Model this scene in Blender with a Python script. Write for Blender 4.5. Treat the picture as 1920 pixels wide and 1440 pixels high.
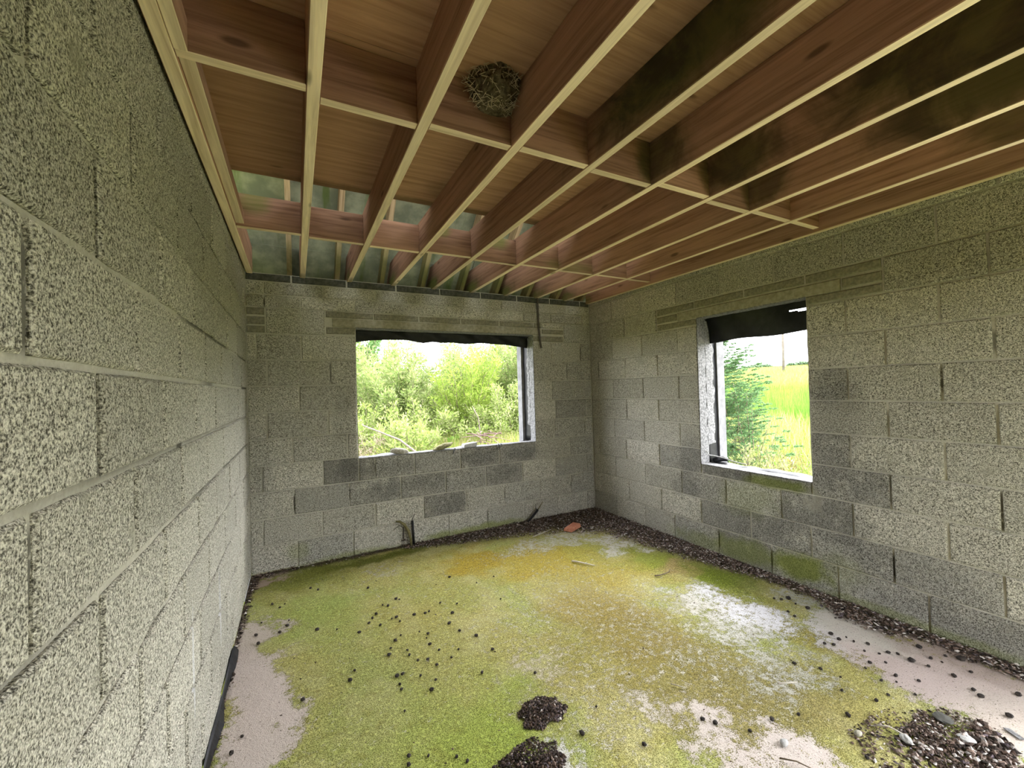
import bpy, math, random
import numpy as np
from mathutils import Vector, Matrix

# ------------------------------------------------------------------ clear
for o in list(bpy.data.objects):
    bpy.data.objects.remove(o)
SC = bpy.context.scene
COL = SC.collection
random.seed(7)
RNG = np.random.default_rng(7)

# ------------------------------------------------------------------ camera
W = 3.605            # room width (x = 0 .. W); inner face of the far wall is y = 0; floor is z = 0
ROOM_Y = -5.2        # wall behind the camera
cam_d = bpy.data.cameras.new('camera')
cam_d.sensor_width = 36.0
cam_d.lens = 36.0 * 777.9 / 1920.0
cam_d.clip_start = 0.02
cam_d.clip_end = 600
cam = bpy.data.objects.new('camera', cam_d)
COL.objects.link(cam)
_yaw, _pit, _rol = 0.481182677, 0.0120080248, -0.0286634799
fw = Vector((math.sin(_yaw) * math.cos(_pit), math.cos(_yaw) * math.cos(_pit), math.sin(_pit)))
rt = Vector((math.cos(_yaw), -math.sin(_yaw), 0))
up = rt.cross(fw)
r2 = rt * math.cos(_rol) + up * math.sin(_rol)
u2 = up * math.cos(_rol) - rt * math.sin(_rol)
M = Matrix.Identity(4)
for i in range(3):
    M[i][0] = r2[i]; M[i][1] = u2[i]; M[i][2] = -fw[i]
M.translation = Vector((0.358, -4.0964, 1.4926))
cam.matrix_world = M
SC.camera = cam

# ------------------------------------------------------------------ overcast sky and exposure
world = bpy.data.worlds.new('overcast_sky')
SC.world = world
world.use_nodes = True
wn = world.node_tree
wn.nodes.clear()
w_out = wn.nodes.new('ShaderNodeOutputWorld')
w_bg = wn.nodes.new('ShaderNodeBackground')
w_tc = wn.nodes.new('ShaderNodeTexCoord')
w_sep = wn.nodes.new('ShaderNodeSeparateXYZ')
w_ramp = wn.nodes.new('ShaderNodeValToRGB')
w_ramp.color_ramp.elements[0].position = 0.0
w_ramp.color_ramp.elements[0].color = (0.90, 0.915, 0.99, 1)
w_ramp.color_ramp.elements[1].position = 1.0
w_ramp.color_ramp.elements[1].color = (0.92, 0.935, 1.0, 1)
wn.links.new(w_tc.outputs['Generated'], w_sep.inputs[0])
wn.links.new(w_sep.outputs[2], w_ramp.inputs[0])
wn.links.new(w_ramp.outputs[0], w_bg.inputs[0])
w_bg.inputs[1].default_value = 1.0
wn.links.new(w_bg.outputs[0], w_out.inputs[0])
# the sun behind thin cloud: a broad soft source on the tall window's side
sun_d = bpy.data.lights.new('veiled_sun', 'SUN'); sun_d.energy = 1.3; sun_d.angle = math.radians(60); sun_d.color = (1.0, 0.985, 0.96)
sun = bpy.data.objects.new('veiled_sun', sun_d); COL.objects.link(sun)
_el, _az = math.radians(33), math.radians(-4)      # azimuth from +x towards +y
sun.rotation_euler = Vector((math.cos(_el) * math.cos(_az), math.cos(_el) * math.sin(_az), math.sin(_el))).to_track_quat('Z', 'Y').to_euler()
SC.view_settings.view_transform = 'Standard'
SC.view_settings.look = 'None'
SC.view_settings.gamma = 1.0
SC.view_settings.use_curve_mapping = False
SC.view_settings.exposure = 3.82
SC.cycles.max_bounces = 10
SC.cycles.diffuse_bounces = 7
SC.cycles.transparent_max_bounces = 6

# ------------------------------------------------------------------ helpers
def link(o, parent=None):
    COL.objects.link(o)
    if parent is not None:
        o.parent = parent
    return o

def tag(o, label=None, cat=None, group=None, kind=None):
    if label: o['label'] = label
    if cat: o['category'] = cat
    if group: o['group'] = group
    if kind: o['kind'] = kind
    return o

def empty(name, loc=(0, 0, 0)):
    o = bpy.data.objects.new(name, None)
    o.empty_display_size = 0.1
    o.location = loc
    return link(o)

def mesh_obj(name, verts, faces, mat, parent=None, smooth=False, loc=None):
    me = bpy.data.meshes.new(name)
    if isinstance(verts, np.ndarray): verts = verts.tolist()
    if isinstance(faces, np.ndarray): faces = faces.tolist()
    me.from_pydata(verts, [], faces)
    me.materials.append(mat)
    if smooth:
        me.polygons.foreach_set('use_smooth', [True] * len(me.polygons))
    me.update()
    o = bpy.data.objects.new(name, me)
    if loc is not None: o.location = loc
    return link(o, parent)

def add_colors(o, cols):
    """per-vertex colours (n,3)"""
    a = o.data.color_attributes.new('col', 'FLOAT_COLOR', 'POINT')
    c = np.ones((len(cols), 4), dtype=np.float32); c[:, :3] = cols
    a.data.foreach_set('color', c.ravel())

def box_vf(x0, x1, y0, y1, z0, z1):
    v = [(x0, y0, z0), (x1, y0, z0), (x1, y1, z0), (x0, y1, z0), (x0, y0, z1), (x1, y0, z1), (x1, y1, z1), (x0, y1, z1)]
    f = [(0, 3, 2, 1), (4, 5, 6, 7), (0, 1, 5, 4), (1, 2, 6, 5), (2, 3, 7, 6), (3, 0, 4, 7)]
    return v, f

def box(name, x0, x1, y0, y1, z0, z1, mat, parent=None, bevel=0.0):
    cx, cy, cz = (x0 + x1) / 2, (y0 + y1) / 2, (z0 + z1) / 2
    v, f = box_vf(x0 - cx, x1 - cx, y0 - cy, y1 - cy, z0 - cz, z1 - cz)
    o = mesh_obj(name, v, f, mat, parent, loc=(cx, cy, cz))
    if bevel:
        b = o.modifiers.new('bevel', 'BEVEL'); b.width = bevel; b.segments = 1; b.limit_method = 'NONE'
    return o

def tube_vf(pts, radii, n=8):
    pts = [Vector(p) for p in pts]
    V, F = [], []
    k = len(pts)
    ref = Vector((0.31, 0.17, 0.93)).normalized()
    for i, p in enumerate(pts):
        t = (pts[min(i + 1, k - 1)] - pts[max(i - 1, 0)]).normalized()
        r = ref if abs(t.dot(ref)) < 0.95 else Vector((1, 0, 0))
        a = t.cross(r).normalized(); b = t.cross(a)
        rad = radii[i] if hasattr(radii, '__len__') else radii
        for j in range(n):
            th = 2 * math.pi * j / n
            V.append(p + a * (rad * math.cos(th)) + b * (rad * math.sin(th)))
    for i in range(k - 1):
        for j in range(n):
            F.append((i * n + j, i * n + (j + 1) % n, (i + 1) * n + (j + 1) % n, (i + 1) * n + j))
    F.append(tuple(range(n))[::-1]); F.append(tuple((k - 1) * n + j for j in range(n)))
    return [tuple(v) for v in V], F

def tube(name, pts, radii, mat, parent=None, n=8):
    o0 = Vector(pts[0])
    V, F = tube_vf([Vector(p) - o0 for p in pts], radii, n)
    return mesh_obj(name, V, F, mat, parent, smooth=True, loc=tuple(o0))

# value noise in numpy
def _hash(ix, iy, iz, seed):
    h = (ix.astype(np.int64) * 374761393 + iy.astype(np.int64) * 668265263 + iz.astype(np.int64) * 2147483647 + seed * 1274126177) & 0xffffffff
    h = ((h ^ (h >> 13)) * 1274126177) & 0xffffffff
    return ((h ^ (h >> 16)) & 0xffff) / 65535.0

def vnoise(x, y, z=None, seed=0):
    x = np.asarray(x, float); y = np.asarray(y, float); z = np.zeros_like(x) if z is None else np.asarray(z, float)
    ix, iy, iz = np.floor(x), np.floor(y), np.floor(z)
    fx, fy, fz = x - ix, y - iy, z - iz
    fx, fy, fz = [t * t * (3 - 2 * t) for t in (fx, fy, fz)]
    r = 0
    for dx in (0, 1):
        for dy in (0, 1):
            for dz in (0, 1):
                wgt = (fx if dx else 1 - fx) * (fy if dy else 1 - fy) * (fz if dz else 1 - fz)
                r = r + wgt * _hash(ix + dx, iy + dy, iz + dz, seed)
    return r

def fbm(x, y, z=None, seed=0, octv=4):
    r, a, s, t = 0, 1.0, 1.0, 0
    for k in range(octv):
        r = r + a * vnoise(np.asarray(x) * s, np.asarray(y) * s, None if z is None else np.asarray(z) * s, seed + 17 * k)
        t += a; a *= 0.5; s *= 2.03
    return r / t

# ------------------------------------------------------------------ materials
class NT:
    def __init__(self, name, rough=0.9, spec=0.2):
        self.m = bpy.data.materials.new(name); self.m.use_nodes = True
        self.t = self.m.node_tree; self.n = self.t.nodes; self.l = self.t.links
        self.b = self.n['Principled BSDF']
        self.b.inputs['Roughness'].default_value = rough
        self.b.inputs['Specular IOR Level'].default_value = spec
    def node(self, typ, **kw):
        nd = self.n.new(typ)
        for k, v in kw.items(): setattr(nd, k, v)
        return nd
    def put(self, sock, v):
        if hasattr(v, 'is_output') or isinstance(v, bpy.types.NodeSocket): self.l.new(v, sock)
        elif isinstance(v, (tuple, list)) and len(v) == 3 and sock.type == 'RGBA': sock.default_value = (*v, 1)
        else: sock.default_value = v
    def math(self, op, a, b=0.0, clamp=False):
        nd = self.node('ShaderNodeMath', operation=op, use_clamp=clamp)
        self.put(nd.inputs[0], a); self.put(nd.inputs[1], b)
        return nd.outputs[0]
    def mix(self, fac, a, b, blend='MIX'):
        nd = self.node('ShaderNodeMix', data_type='RGBA', blend_type=blend)
        self.put(nd.inputs[0], fac); self.put(nd.inputs[6], a); self.put(nd.inputs[7], b)
        return nd.outputs[2]
    def noise(self, vec, scale, detail=3.0, rough=0.55, dist=0.0):
        nd = self.node('ShaderNodeTexNoise')
        if vec is not None: self.put(nd.inputs['Vector'], vec)
        nd.inputs['Scale'].default_value = scale; nd.inputs['Detail'].default_value = detail
        nd.inputs['Roughness'].default_value = rough; nd.inputs['Distortion'].default_value = dist
        return nd.outputs['Fac']
    def ramp(self, fac, stops):
        nd = self.node('ShaderNodeValToRGB'); cr = nd.color_ramp
        while len(cr.elements) < len(stops): cr.elements.new(0.5)
        for e, (p, c) in zip(cr.elements, stops):
            e.position = p; e.color = (*c, 1) if len(c) == 3 else c
        self.put(nd.inputs[0], fac)
        return nd.outputs[0]
    def step(self, v, lo, hi):
        nd = self.node('ShaderNodeMapRange', interpolation_type='SMOOTHSTEP')
        self.put(nd.inputs[0], v); nd.inputs[1].default_value = lo; nd.inputs[2].default_value = hi
        return nd.outputs[0]
    def pos(self):
        return self.node('ShaderNodeNewGeometry').outputs['Position']
    def obj(self):
        return self.node('ShaderNodeTexCoord').outputs['Object']
    def scaled(self, vec, s, off=None):
        nd = self.node('ShaderNodeMapping'); self.put(nd.inputs[0], vec); nd.inputs[3].default_value = s
        if off is not None: self.put(nd.inputs[1], off)
        return nd.outputs[0]
    def rnd(self):
        return self.node('ShaderNodeObjectInfo').outputs['Random']
    def blob(self, pos, c, r):
        """1 inside an ellipsoid about c with radii r, fading to 0"""
        a = self.node('ShaderNodeVectorMath', operation='SUBTRACT'); self.put(a.inputs[0], pos); a.inputs[1].default_value = c
        b = self.node('ShaderNodeVectorMath', operation='DIVIDE'); self.l.new(a.outputs[0], b.inputs[0]); b.inputs[1].default_value = r
        d = self.node('ShaderNodeVectorMath', operation='LENGTH'); self.l.new(b.outputs[0], d.inputs[0])
        return d.outputs['Value']
    def blobs(self, pos, lst, nz):
        """largest of several soft blobs, edge broken by the noise nz; lst of (c, r, strength)"""
        acc = None
        for c, r, s in lst:
            d = self.math('ADD', self.blob(pos, c, r), self.math('MULTIPLY', self.math('SUBTRACT', nz, 0.5), 1.3))
            v = self.math('MULTIPLY', self.math('SUBTRACT', 1.0, self.step(d, 0.35, 1.1)), s)
            acc = v if acc is None else self.math('MAXIMUM', acc, v)
        return acc
    def bump(self, h, strength, dist):
        nd = self.node('ShaderNodeBump'); nd.inputs['Strength'].default_value = strength; nd.inputs['Distance'].default_value = dist
        self.put(nd.inputs['Height'], h); self.l.new(nd.outputs[0], self.b.inputs['Normal'])
    def color(self, c):
        self.put(self.b.inputs['Base Color'], c)
        return self.m

def block_mat(name, dark, green, white=(), tint=None, algae_top=False, mortar=False):
    t = NT(name, 0.95, 0.1)
    pos = t.pos()
    if mortar:
        fine = t.noise(pos, 120, 3, 0.6)
        mid = t.noise(pos, 9, 3, 0.6)
        col = t.ramp(fine, [(0.25, (0.25, 0.24, 0.195)), (0.5, (0.43, 0.415, 0.345)), (0.75, (0.56, 0.54, 0.46))])
        col = t.mix(t.step(mid, 0.35, 0.7), t.mix(0.75, col, (0.40, 0.385, 0.32)), t.mix(0.4, col, (0.50, 0.48, 0.41)))
        dirt = t.node('ShaderNodeAttribute', attribute_name='dirt').outputs['Fac']  # mask for the joint gap shade and mould
        dn = t.noise(pos, 30, 4, 0.7)
        col = t.mix(t.math('MULTIPLY', dirt, t.step(dn, 0.28, 0.44)), col, (0.04, 0.038, 0.030))  # shade of the joint gaps, and some mould, mixed into the mortar colour
        t.bump(fine, 0.5, 0.004)
    else:
        rn = t.rnd()
        sh = t.node('ShaderNodeVectorMath', operation='ADD'); t.l.new(pos, sh.inputs[0])
        cmb = t.node('ShaderNodeCombineXYZ'); t.put(cmb.inputs[0], t.math('MULTIPLY', rn, 13.0)); t.put(cmb.inputs[1], t.math('MULTIPLY', rn, 7.0))
        t.l.new(cmb.outputs[0], sh.inputs[1]); p2 = sh.outputs[0]
        g1 = t.noise(p2, 215, 2.5, 0.6, 0.4)
        g2 = t.noise(p2, 95, 2, 0.5)
        g = t.math('ADD', t.math('MULTIPLY', g1, 0.72), t.math('MULTIPLY', g2, 0.28))
        col = t.ramp(g, [(0.37, (0.055, 0.052, 0.042)), (0.44, (0.20, 0.193, 0.16)), (0.52, (0.48, 0.465, 0.39)), (0.63, (0.74, 0.72, 0.63))])
        v = t.math('ADD', 0.87, t.math('MULTIPLY', rn, 0.26))
        vv = t.node('ShaderNodeCombineColor'); [t.put(vv.inputs[i], v) for i in range(3)]
        col = t.mix(1.0, col, vv.outputs[0], 'MULTIPLY')
        oc = t.node('ShaderNodeObjectInfo').outputs['Color']          # each block's own tone (damp or dry)
        col = t.mix(t.step(t.noise(pos, 7, 4, 0.7), 0.25, 0.5), col, t.mix(1.0, col, oc, 'MULTIPLY'))
        # thin mortar smears across the faces
        sm = t.step(t.noise(pos, 5.5, 4, 0.65), 0.60, 0.70)
        col = t.mix(t.math('MULTIPLY', sm, 0.6), col, (0.33, 0.32, 0.26))
        t.bump(t.math('MAXIMUM', g, 0.38), 0.9, 0.012)
    nz = t.noise(pos, 6.5, 4, 0.65)
    if tint: col = t.mix(1.0, col, tint, 'MULTIPLY')
    if dark: col = t.mix(t.math('MULTIPLY', t.blobs(pos, dark, nz), 0.55), col, t.mix(1.0, col, (0.36, 0.37, 0.40), 'MULTIPLY'))
    if green:
        gm = t.mix(t.noise(pos, 40, 2), (0.10, 0.125, 0.02), (0.20, 0.24, 0.045))
        col = t.mix(t.blobs(pos, green, nz), col, t.mix(0.6, t.mix(1.0, col, (0.8, 0.9, 0.35), 'MULTIPLY'), gm))
    if white: col = t.mix(t.blobs(pos, white, nz), col, (0.66, 0.68, 0.72))
    return t.color(col)

def wood_mat(name, base, dark, axis='y', stain=None, pale=None):
    t = NT(name, 0.85, 0.15)
    ob, pos, rn = t.obj(), t.pos(), t.rnd()
    s = {'y': (38, 1.6, 38), 'x': (1.6, 38, 38), 'z': (38, 38, 1.6)}[axis]
    off = t.node('ShaderNodeCombineXYZ'); [t.put(off.inputs[i], t.math('MULTIPLY', rn, 9.0 + i)) for i in range(3)]
    v = t.scaled(ob, s, off.outputs[0])
    g = t.noise(v, 1.0, 4, 0.65, 0.6)
    fine = t.noise(t.scaled(ob, tuple(q * 4 for q in s)), 1.0, 2, 0.6)
    col = t.ramp(g, [(0.28, dark), (0.52, base), (0.75, tuple(min(1, c * 1.25) for c in base))])
    col = t.mix(t.math('MULTIPLY', t.step(fine, 0.55, 0.8), 0.35), col, dark)
    vv = t.math('ADD', 0.85, t.math('MULTIPLY', rn, 0.3)); cc = t.node('ShaderNodeCombineColor'); [t.put(cc.inputs[i], vv) for i in range(3)]
    col = t.mix(1.0, col, cc.outputs[0], 'MULTIPLY')
    # knots
    vo = t.node('ShaderNodeTexVoronoi', feature='F1'); t.put(vo.inputs['Vector'], t.scaled(ob, {'y': (7, 2.2, 7), 'x': (2.2, 7, 7), 'z': (7, 7, 2.2)}[axis], off.outputs[0])); vo.inputs['Scale'].default_value = 1.0
    col = t.mix(t.math('MULTIPLY', t.math('SUBTRACT', 1.0, t.step(vo.outputs['Distance'], 0.05, 0.13)), 0.75), col, tuple(c * 0.4 for c in dark))
    nz = t.noise(pos, 3.5, 5, 0.65, 0.5)
    if stain:
        col = t.mix(t.blobs(pos, stain[0], nz), col, t.mix(t.step(nz, 0.4, 0.6), (0.035, 0.036, 0.018), (0.085, 0.085, 0.03)))
        if stain[1]: col = t.mix(t.blobs(pos, stain[1], nz), col, (0.12, 0.19, 0.03))
    t.bump(g, 0.25, 0.004)
    return t.color(col)

def simple_mat(name, c, c2=None, scale=20, rough=0.8, spec=0.2, bump=0.0, bdist=0.003):
    t = NT(name, rough, spec)
    nz = t.noise(t.obj(), scale, 4, 0.6)
    if bump: t.bump(nz, bump, bdist)
    return t.color(t.mix(t.step(nz, 0.3, 0.7), c, c2 or c))

def attr_mat(name, rough=0.9, transl=0.0, var=0.0):
    t = NT(name, rough, 0.1)
    a = t.node('ShaderNodeVertexColor', layer_name='col').outputs['Color']
    t.color(a)
    if transl:
        tr = t.node('ShaderNodeBsdfTranslucent'); t.l.new(a, tr.inputs[0])
        mx = t.node('ShaderNodeMixShader'); mx.inputs[0].default_value = transl
        t.l.new(t.b.outputs[0], mx.inputs[1]); t.l.new(tr.outputs[0], mx.inputs[2])
        t.l.new(mx.outputs[0], t.n['Material Output'].inputs[0])
    return t.m

# stains: (centre, radii, strength)
R_DARK = [((W, -2.62, 1.38), (.3, .20, .22), .7), ((W, -2.58, 1.10), (.3, .2, .25), .65), ((W, -2.68, .80), (.3, .34, .18), .8), ((W, -2.62, .50), (.3, .22, .25), .8),
          ((W, -2.9, .33), (.3, .45, .15), .55), ((W, -1.42, .78), (.3, .16, .28), .75), ((W, -1.36, .55), (.3, .22, .14), .8), ((W, -1.9, .33), (.3, .5, .18), .6), ((W, -2.3, .5), (.3, .25, .12), .6), ((W, -3.1, .15), (.3, .5, .12), .5),
          ((W, -2.05, .72), (.3, .6, .06), .8)]
R_GREEN = [((W, -2.36, .13), (.3, .30, .13), .95), ((W, -1.95, .10), (.3, .40, .14), .7), ((W, -1.5, .06), (.3, .4, .10), .5), ((W, -2.2, .71), (.3, .32, .06), .8), ((W, -1.95, .55), (.3, .35, .18), .3), ((W, -3.0, .02), (.3, .9, .05), .5), ((W, -2.6, .2), (.3, .2, .15), .3)]
B_DARK = [((.80, 0, .80), (.18, .3, .14), .85), ((1.2, 0, .78), (.3, .3, .10), .6), ((1.12, 0, .56), (.22, .3, .12), .85), ((1.55, 0, .60), (.3, .3, .1), .6), ((2.05, 0, .78), (.3, .3, .1), .75), ((2.6, 0, .78), (.3, .3, .1), .8), ((2.35, 0, .58), (.3, .3, .12), .7),
          ((1.75, 0, .33), (.25, .3, .12), .6), ((.75, 0, 1.25), (.12, .3, .3), .5), ((1.8, 0, 2.51), (2.2, .3, .05), .5), ((.1, 0, .9), (.1, .3, .4), .4)]
B_GREEN = [((2.0, 0, .02), (.75, .3, .07), .75), ((.8, 0, .0), (.5, .3, .06), .55), ((.35, 0, .12), (.12, .3, .1), .35)]
L_WHITE = [((0, -2.15, .50), (.3, .02, .25), .5), ((0, -1.55, .42), (.3, .02, .22), .5), ((0, -2.5, .2), (.3, .03, .2), .4)]

M_BLOCK = {'left': block_mat('block_concrete_left', [], [], L_WHITE), 'back': block_mat('block_concrete_back', B_DARK, B_GREEN),
           'right': block_mat('block_concrete_right', R_DARK, R_GREEN)}
M_MORT = {'left': block_mat('mortar_left', [], [], L_WHITE, mortar=True), 'back': block_mat('mortar_back', B_DARK, B_GREEN, mortar=True),
          'right': block_mat('mortar_right', R_DARK, R_GREEN, mortar=True)}
M_BRICK = simple_mat('dark_concrete_brick', (0.15, 0.145, 0.11), (0.27, 0.255, 0.195), 45, 0.95, 0.1, 0.5)
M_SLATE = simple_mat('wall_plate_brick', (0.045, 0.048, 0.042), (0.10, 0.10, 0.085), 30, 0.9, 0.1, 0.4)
M_CONC = simple_mat('smooth_concrete', (0.36, 0.35, 0.30), (0.48, 0.47, 0.43), 25, 0.9, 0.1, 0.4)
M_LINTEL = simple_mat('lintel_concrete', (0.23, 0.22, 0.165), (0.36, 0.34, 0.27), 30, 0.9, 0.1, 0.5)
M_PALE = simple_mat('pale_mortar', (0.10, 0.10, 0.10), (0.27, 0.27, 0.27), 60, 0.9, 0.1, 0.7, 0.006)
J_STAIN = ([((1.60, -3.1, 2.66), (.06, .75, .2), .95), ((2.0, -2.6, 2.66), (.1, .28, .2), .8), ((2.42, -2.75, 2.66), (.09, .3, .2), .85), ((2.43, -3.6, 2.66), (.09, .65, .25), .9), ((2.82, -3.6, 2.66), (.09, .55, .25), .85),
            ((3.22, -3.55, 2.66), (.09, .3, .25), .7), ((2.83, -2.65, 2.66), (.1, .2, .2), .7), ((1.2, -2.3, 2.78), (.1, .5, .1), .4), ((1.9, -.1, 2.6), (2.2, .3, .1), .45)],
           [((1.8, -.05, 2.55), (2.3, .25, .10), .6), ((1.35, -1.08, 2.72), (.1, .1, .08), .6), ((1.85, -1.08, 2.72), (.12, .1, .1), .5), ((.15, -1.08, 2.70), (.12, .1, .1), .5), ((2.6, -1.0, 2.56), (.5, .15, .1), .35)])
M_EDGE = wood_mat('sawn_joist_edge', (0.76, 0.64, 0.45), (0.55, 0.43, 0.28), 'y', ([((1.8, -.05, 2.53), (2.3, .12, .05), .5)], None))  # paler colour for the joist undersides
M_NEDGE = wood_mat('sawn_nogging_edge', (0.74, 0.61, 0.43), (0.52, 0.40, 0.26), 'x')  # paler colour for the nogging undersides
M_JOIST = wood_mat('joist_timber', (0.39, 0.235, 0.16), (0.21, 0.115, 0.075), 'y', J_STAIN)
M_NOG = wood_mat('nogging_timber', (0.31, 0.18, 0.122), (0.16, 0.086, 0.056), 'x', J_STAIN)
M_PLY = wood_mat('plywood_board', (0.46, 0.285, 0.19), (0.34, 0.195, 0.125), 'x', ([((1.7, -1.38, 2.76), (2.2, .08, .1), .55), ((1.25, -1.6, 2.76), (.2, .2, .1), .3)], None))
M_RAFT = wood_mat('rafter_timber', (0.36, 0.27, 0.15), (0.16, 0.11, 0.05), 'z', ([((1.8, 0, 2.6), (2.5, .35, .25), .6)], [((1.8, -.1, 2.75), (2.5, .3, .3), .35)]))
M_BLACK = simple_mat('black_polythene', (0.004, 0.0042, 0.005), (0.012, 0.0125, 0.014), 14, 0.5, 0.25, 0.35, 0.01)
M_IRON = simple_mat('rusty_dark_steel', (0.03, 0.027, 0.022), (0.075, 0.06, 0.045), 60, 0.7, 0.4)
M_ATTR = attr_mat('litter_fragments')
M_LEAF = attr_mat('leaves', 0.6, 0.5)
M_BARK = simple_mat('bark', (0.11, 0.085, 0.06), (0.20, 0.16, 0.11), 30, 0.95)
M_DEAD = simple_mat('dead_wood', (0.11, 0.09, 0.07), (0.19, 0.16, 0.13), 40, 0.9)

def roof_sheet_mat():
    t = NT('roof_sheet', 0.9, 0.1)
    pos = t.pos()
    n = t.noise(pos, 5, 4, 0.6); st = t.noise(t.scaled(pos, (9, 1.5, 1.5)), 1.0, 4, 0.6)
    col = t.mix(t.step(n, 0.35, 0.65), (0.15, 0.165, 0.11), (0.27, 0.285, 0.19))
    col = t.mix(t.math('MULTIPLY', t.step(st, 0.52, 0.7), 0.8), col, (0.09, 0.13, 0.03))
    t.color(col)
    tr = t.node('ShaderNodeBsdfTranslucent'); t.l.new(col, tr.inputs[0])
    mx = t.node('ShaderNodeMixShader'); mx.inputs[0].default_value = 0.13
    t.l.new(t.b.outputs[0], mx.inputs[1]); t.l.new(tr.outputs[0], mx.inputs[2]); t.l.new(mx.outputs[0], t.n['Material Output'].inputs[0])
    return t.m
M_SHEET = roof_sheet_mat()

# ------------------------------------------------------------------ walls of concrete blocks
FRAME = {'back': (lambda u, d, z: (u, d, z), 0.0), 'right': (lambda u, d, z: (W + d, -u, z), -math.pi / 2), 'left': (lambda u, d, z: (-d, u, z), math.pi / 2)}
# u runs along +x (back), -y (right), +y (left); d is the depth behind the inner face

def slab(name, side, u0, u1, z0, z1, holes, mat, d1=0.10, step=0.035, bed=0.0085, amp=0.0072, groove=None):
    """mortar body of a wall with an optional window hole; the inner face is gently uneven"""
    fr, _ = FRAME[side]
    def axis(a, b, cuts):
        pts = [a] + [c for c in cuts if a < c < b] + [b]; out = []
        for i in range(len(pts) - 1):
            n = max(1, int(round((pts[i + 1] - pts[i]) / step)))
            out += list(np.linspace(pts[i], pts[i + 1], n, endpoint=False))
        return out + [b]
    us = axis(u0, u1, sorted(c for h in holes for c in h[:2])); zs = axis(z0, z1, sorted(c for h in holes for c in h[2:]))
    nu, nz = len(us), len(zs)
    U, Zz = np.meshgrid(us, zs, indexing='ij')
    seed = {'back': 3, 'right': 11, 'left': 23}[side]
    nzv = fbm(U * 9, Zz * 9, seed=seed, octv=3)
    D = bed - (nzv - 0.5) * 2 * amp * 0.9
    D = np.maximum(D, -0.0012)
    if groove: D = np.minimum(D + groove(U, Zz), .026)
    V = [fr(U[i, j], D[i, j], Zz[i, j]) for i in range(nu) for j in range(nz)] + [fr(U[i, j], d1, Zz[i, j]) for i in range(nu) for j in range(nz)]
    off = nu * nz; idx = lambda i, j: i * nz + j
    def solid(i, j):
        if i < 0 or j < 0 or i >= nu - 1 or j >= nz - 1: return False
        cu, cz = (us[i] + us[i + 1]) / 2, (zs[j] + zs[j + 1]) / 2
        return not any(h[0] < cu < h[1] and h[2] < cz < h[3] for h in holes)
    F = []
    for i in range(nu - 1):
        for j in range(nz - 1):
            if not solid(i, j): continue
            a, b, c, d = idx(i, j), idx(i + 1, j), idx(i + 1, j + 1), idx(i, j + 1)
            F.append((a, b, c, d)); F.append((a + off, d + off, c + off, b + off))
            if not solid(i - 1, j): F.append((a, d, d + off, a + off))
            if not solid(i + 1, j): F.append((b, b + off, c + off, c))
            if not solid(i, j - 1): F.append((a, a + off, b + off, b))
            if not solid(i, j + 1): F.append((d, c, c + off, d + off))
    used = sorted({k for f in F for k in f}); remap = {k: n for n, k in enumerate(used)}
    o = mesh_obj(name, [V[k] for k in used], [tuple(remap[k] for k in f) for f in F], mat)
    return tag(o, kind='structure')

BLOCK_CACHE = {}
def block_mesh(w, h, mat, variant):
    key = (round(w, 3), round(h, 3), mat.name, variant)
    if key in BLOCK_CACHE: return BLOCK_CACHE[key]
    rr = random.Random(str(key))
    b = min(0.006, h * 0.12); j = 0.0022
    def q(): return rr.uniform(-j, j)
    front = []; mid = []; back = []
    n = 2 if w < 0.3 else 3                       # a few points along each long edge so the arris is uneven
    top = [(-w / 2 + w * k / n, h / 2) for k in range(n + 1)]; bot = [(w / 2 - w * k / n, -h / 2) for k in range(n + 1)]
    ring = bot[::-1][:0] + [(x, -h / 2) for x, _ in top] + [(x, h / 2) for x, _ in bot]
    for (x, z) in ring:
        sx = b if x < -w / 2 + 1e-6 else (-b if x > w / 2 - 1e-6 else 0); sz = b if z < 0 else -b
        front.append((x + sx + q(), -0.0008 + rr.uniform(-.001, .001), z + sz + q()))
        mid.append((x + q() * .6, b * 0.9, z + q() * .6)); back.append((x, 0.03, z))
    V = front + mid + back; k = len(ring)
    F = [tuple(range(k))]
    for i in range(k):
        i2 = (i + 1) % k
        F.append((i, k + i, k + i2, i2)); F.append((k + i, 2 * k + i, 2 * k + i2, k + i2))
    me = bpy.data.meshes.new('block'); me.from_pydata(V, [], F); me.materials.append(mat); me.update()
    BLOCK_CACHE[key] = me
    return me

def block(side, parent, u0, u1, z0, z1, mat=None, name='block', joint=0.011):
    fr, rz = FRAME[side]
    if side == 'right' and u1 > 3.75 and z0 < 2.29:      # cut round the added opening beside the camera
        if u0 < 3.70: u1 = 3.75
        elif u1 > 5.10: u0 = 5.05
        elif z1 > 2.31: z0 = 2.3
        else: return
    w = u1 - u0 - joint * (1.6 if side == 'left' else 1.0); h = z1 - z0 - joint
    if w < 0.02 or h < 0.015: return
    w = round(w / 0.005) * 0.005
    o = bpy.data.objects.new(name, block_mesh(w, h, mat or M_BLOCK[side], random.randrange(3)))
    o.location = fr((u0 + u1) / 2, random.uniform(-.002, .0012), (z0 + z1) / 2); o.rotation_euler = (random.uniform(-.004, .004), 0, rz + random.uniform(-.003, .003))
    if mat is None:
        cu, cz = (u0 + u1) / 2, (z0 + z1) / 2
        for (su, sz, ru, rz_, k) in DAMP.get(side, ()):
            if abs(cu - su) < ru and abs(cz - sz) < rz_: o.color = (k * .85 + .15, k * .86 + .15, k * .89 + .15, 1)
    link(o, parent)

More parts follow.
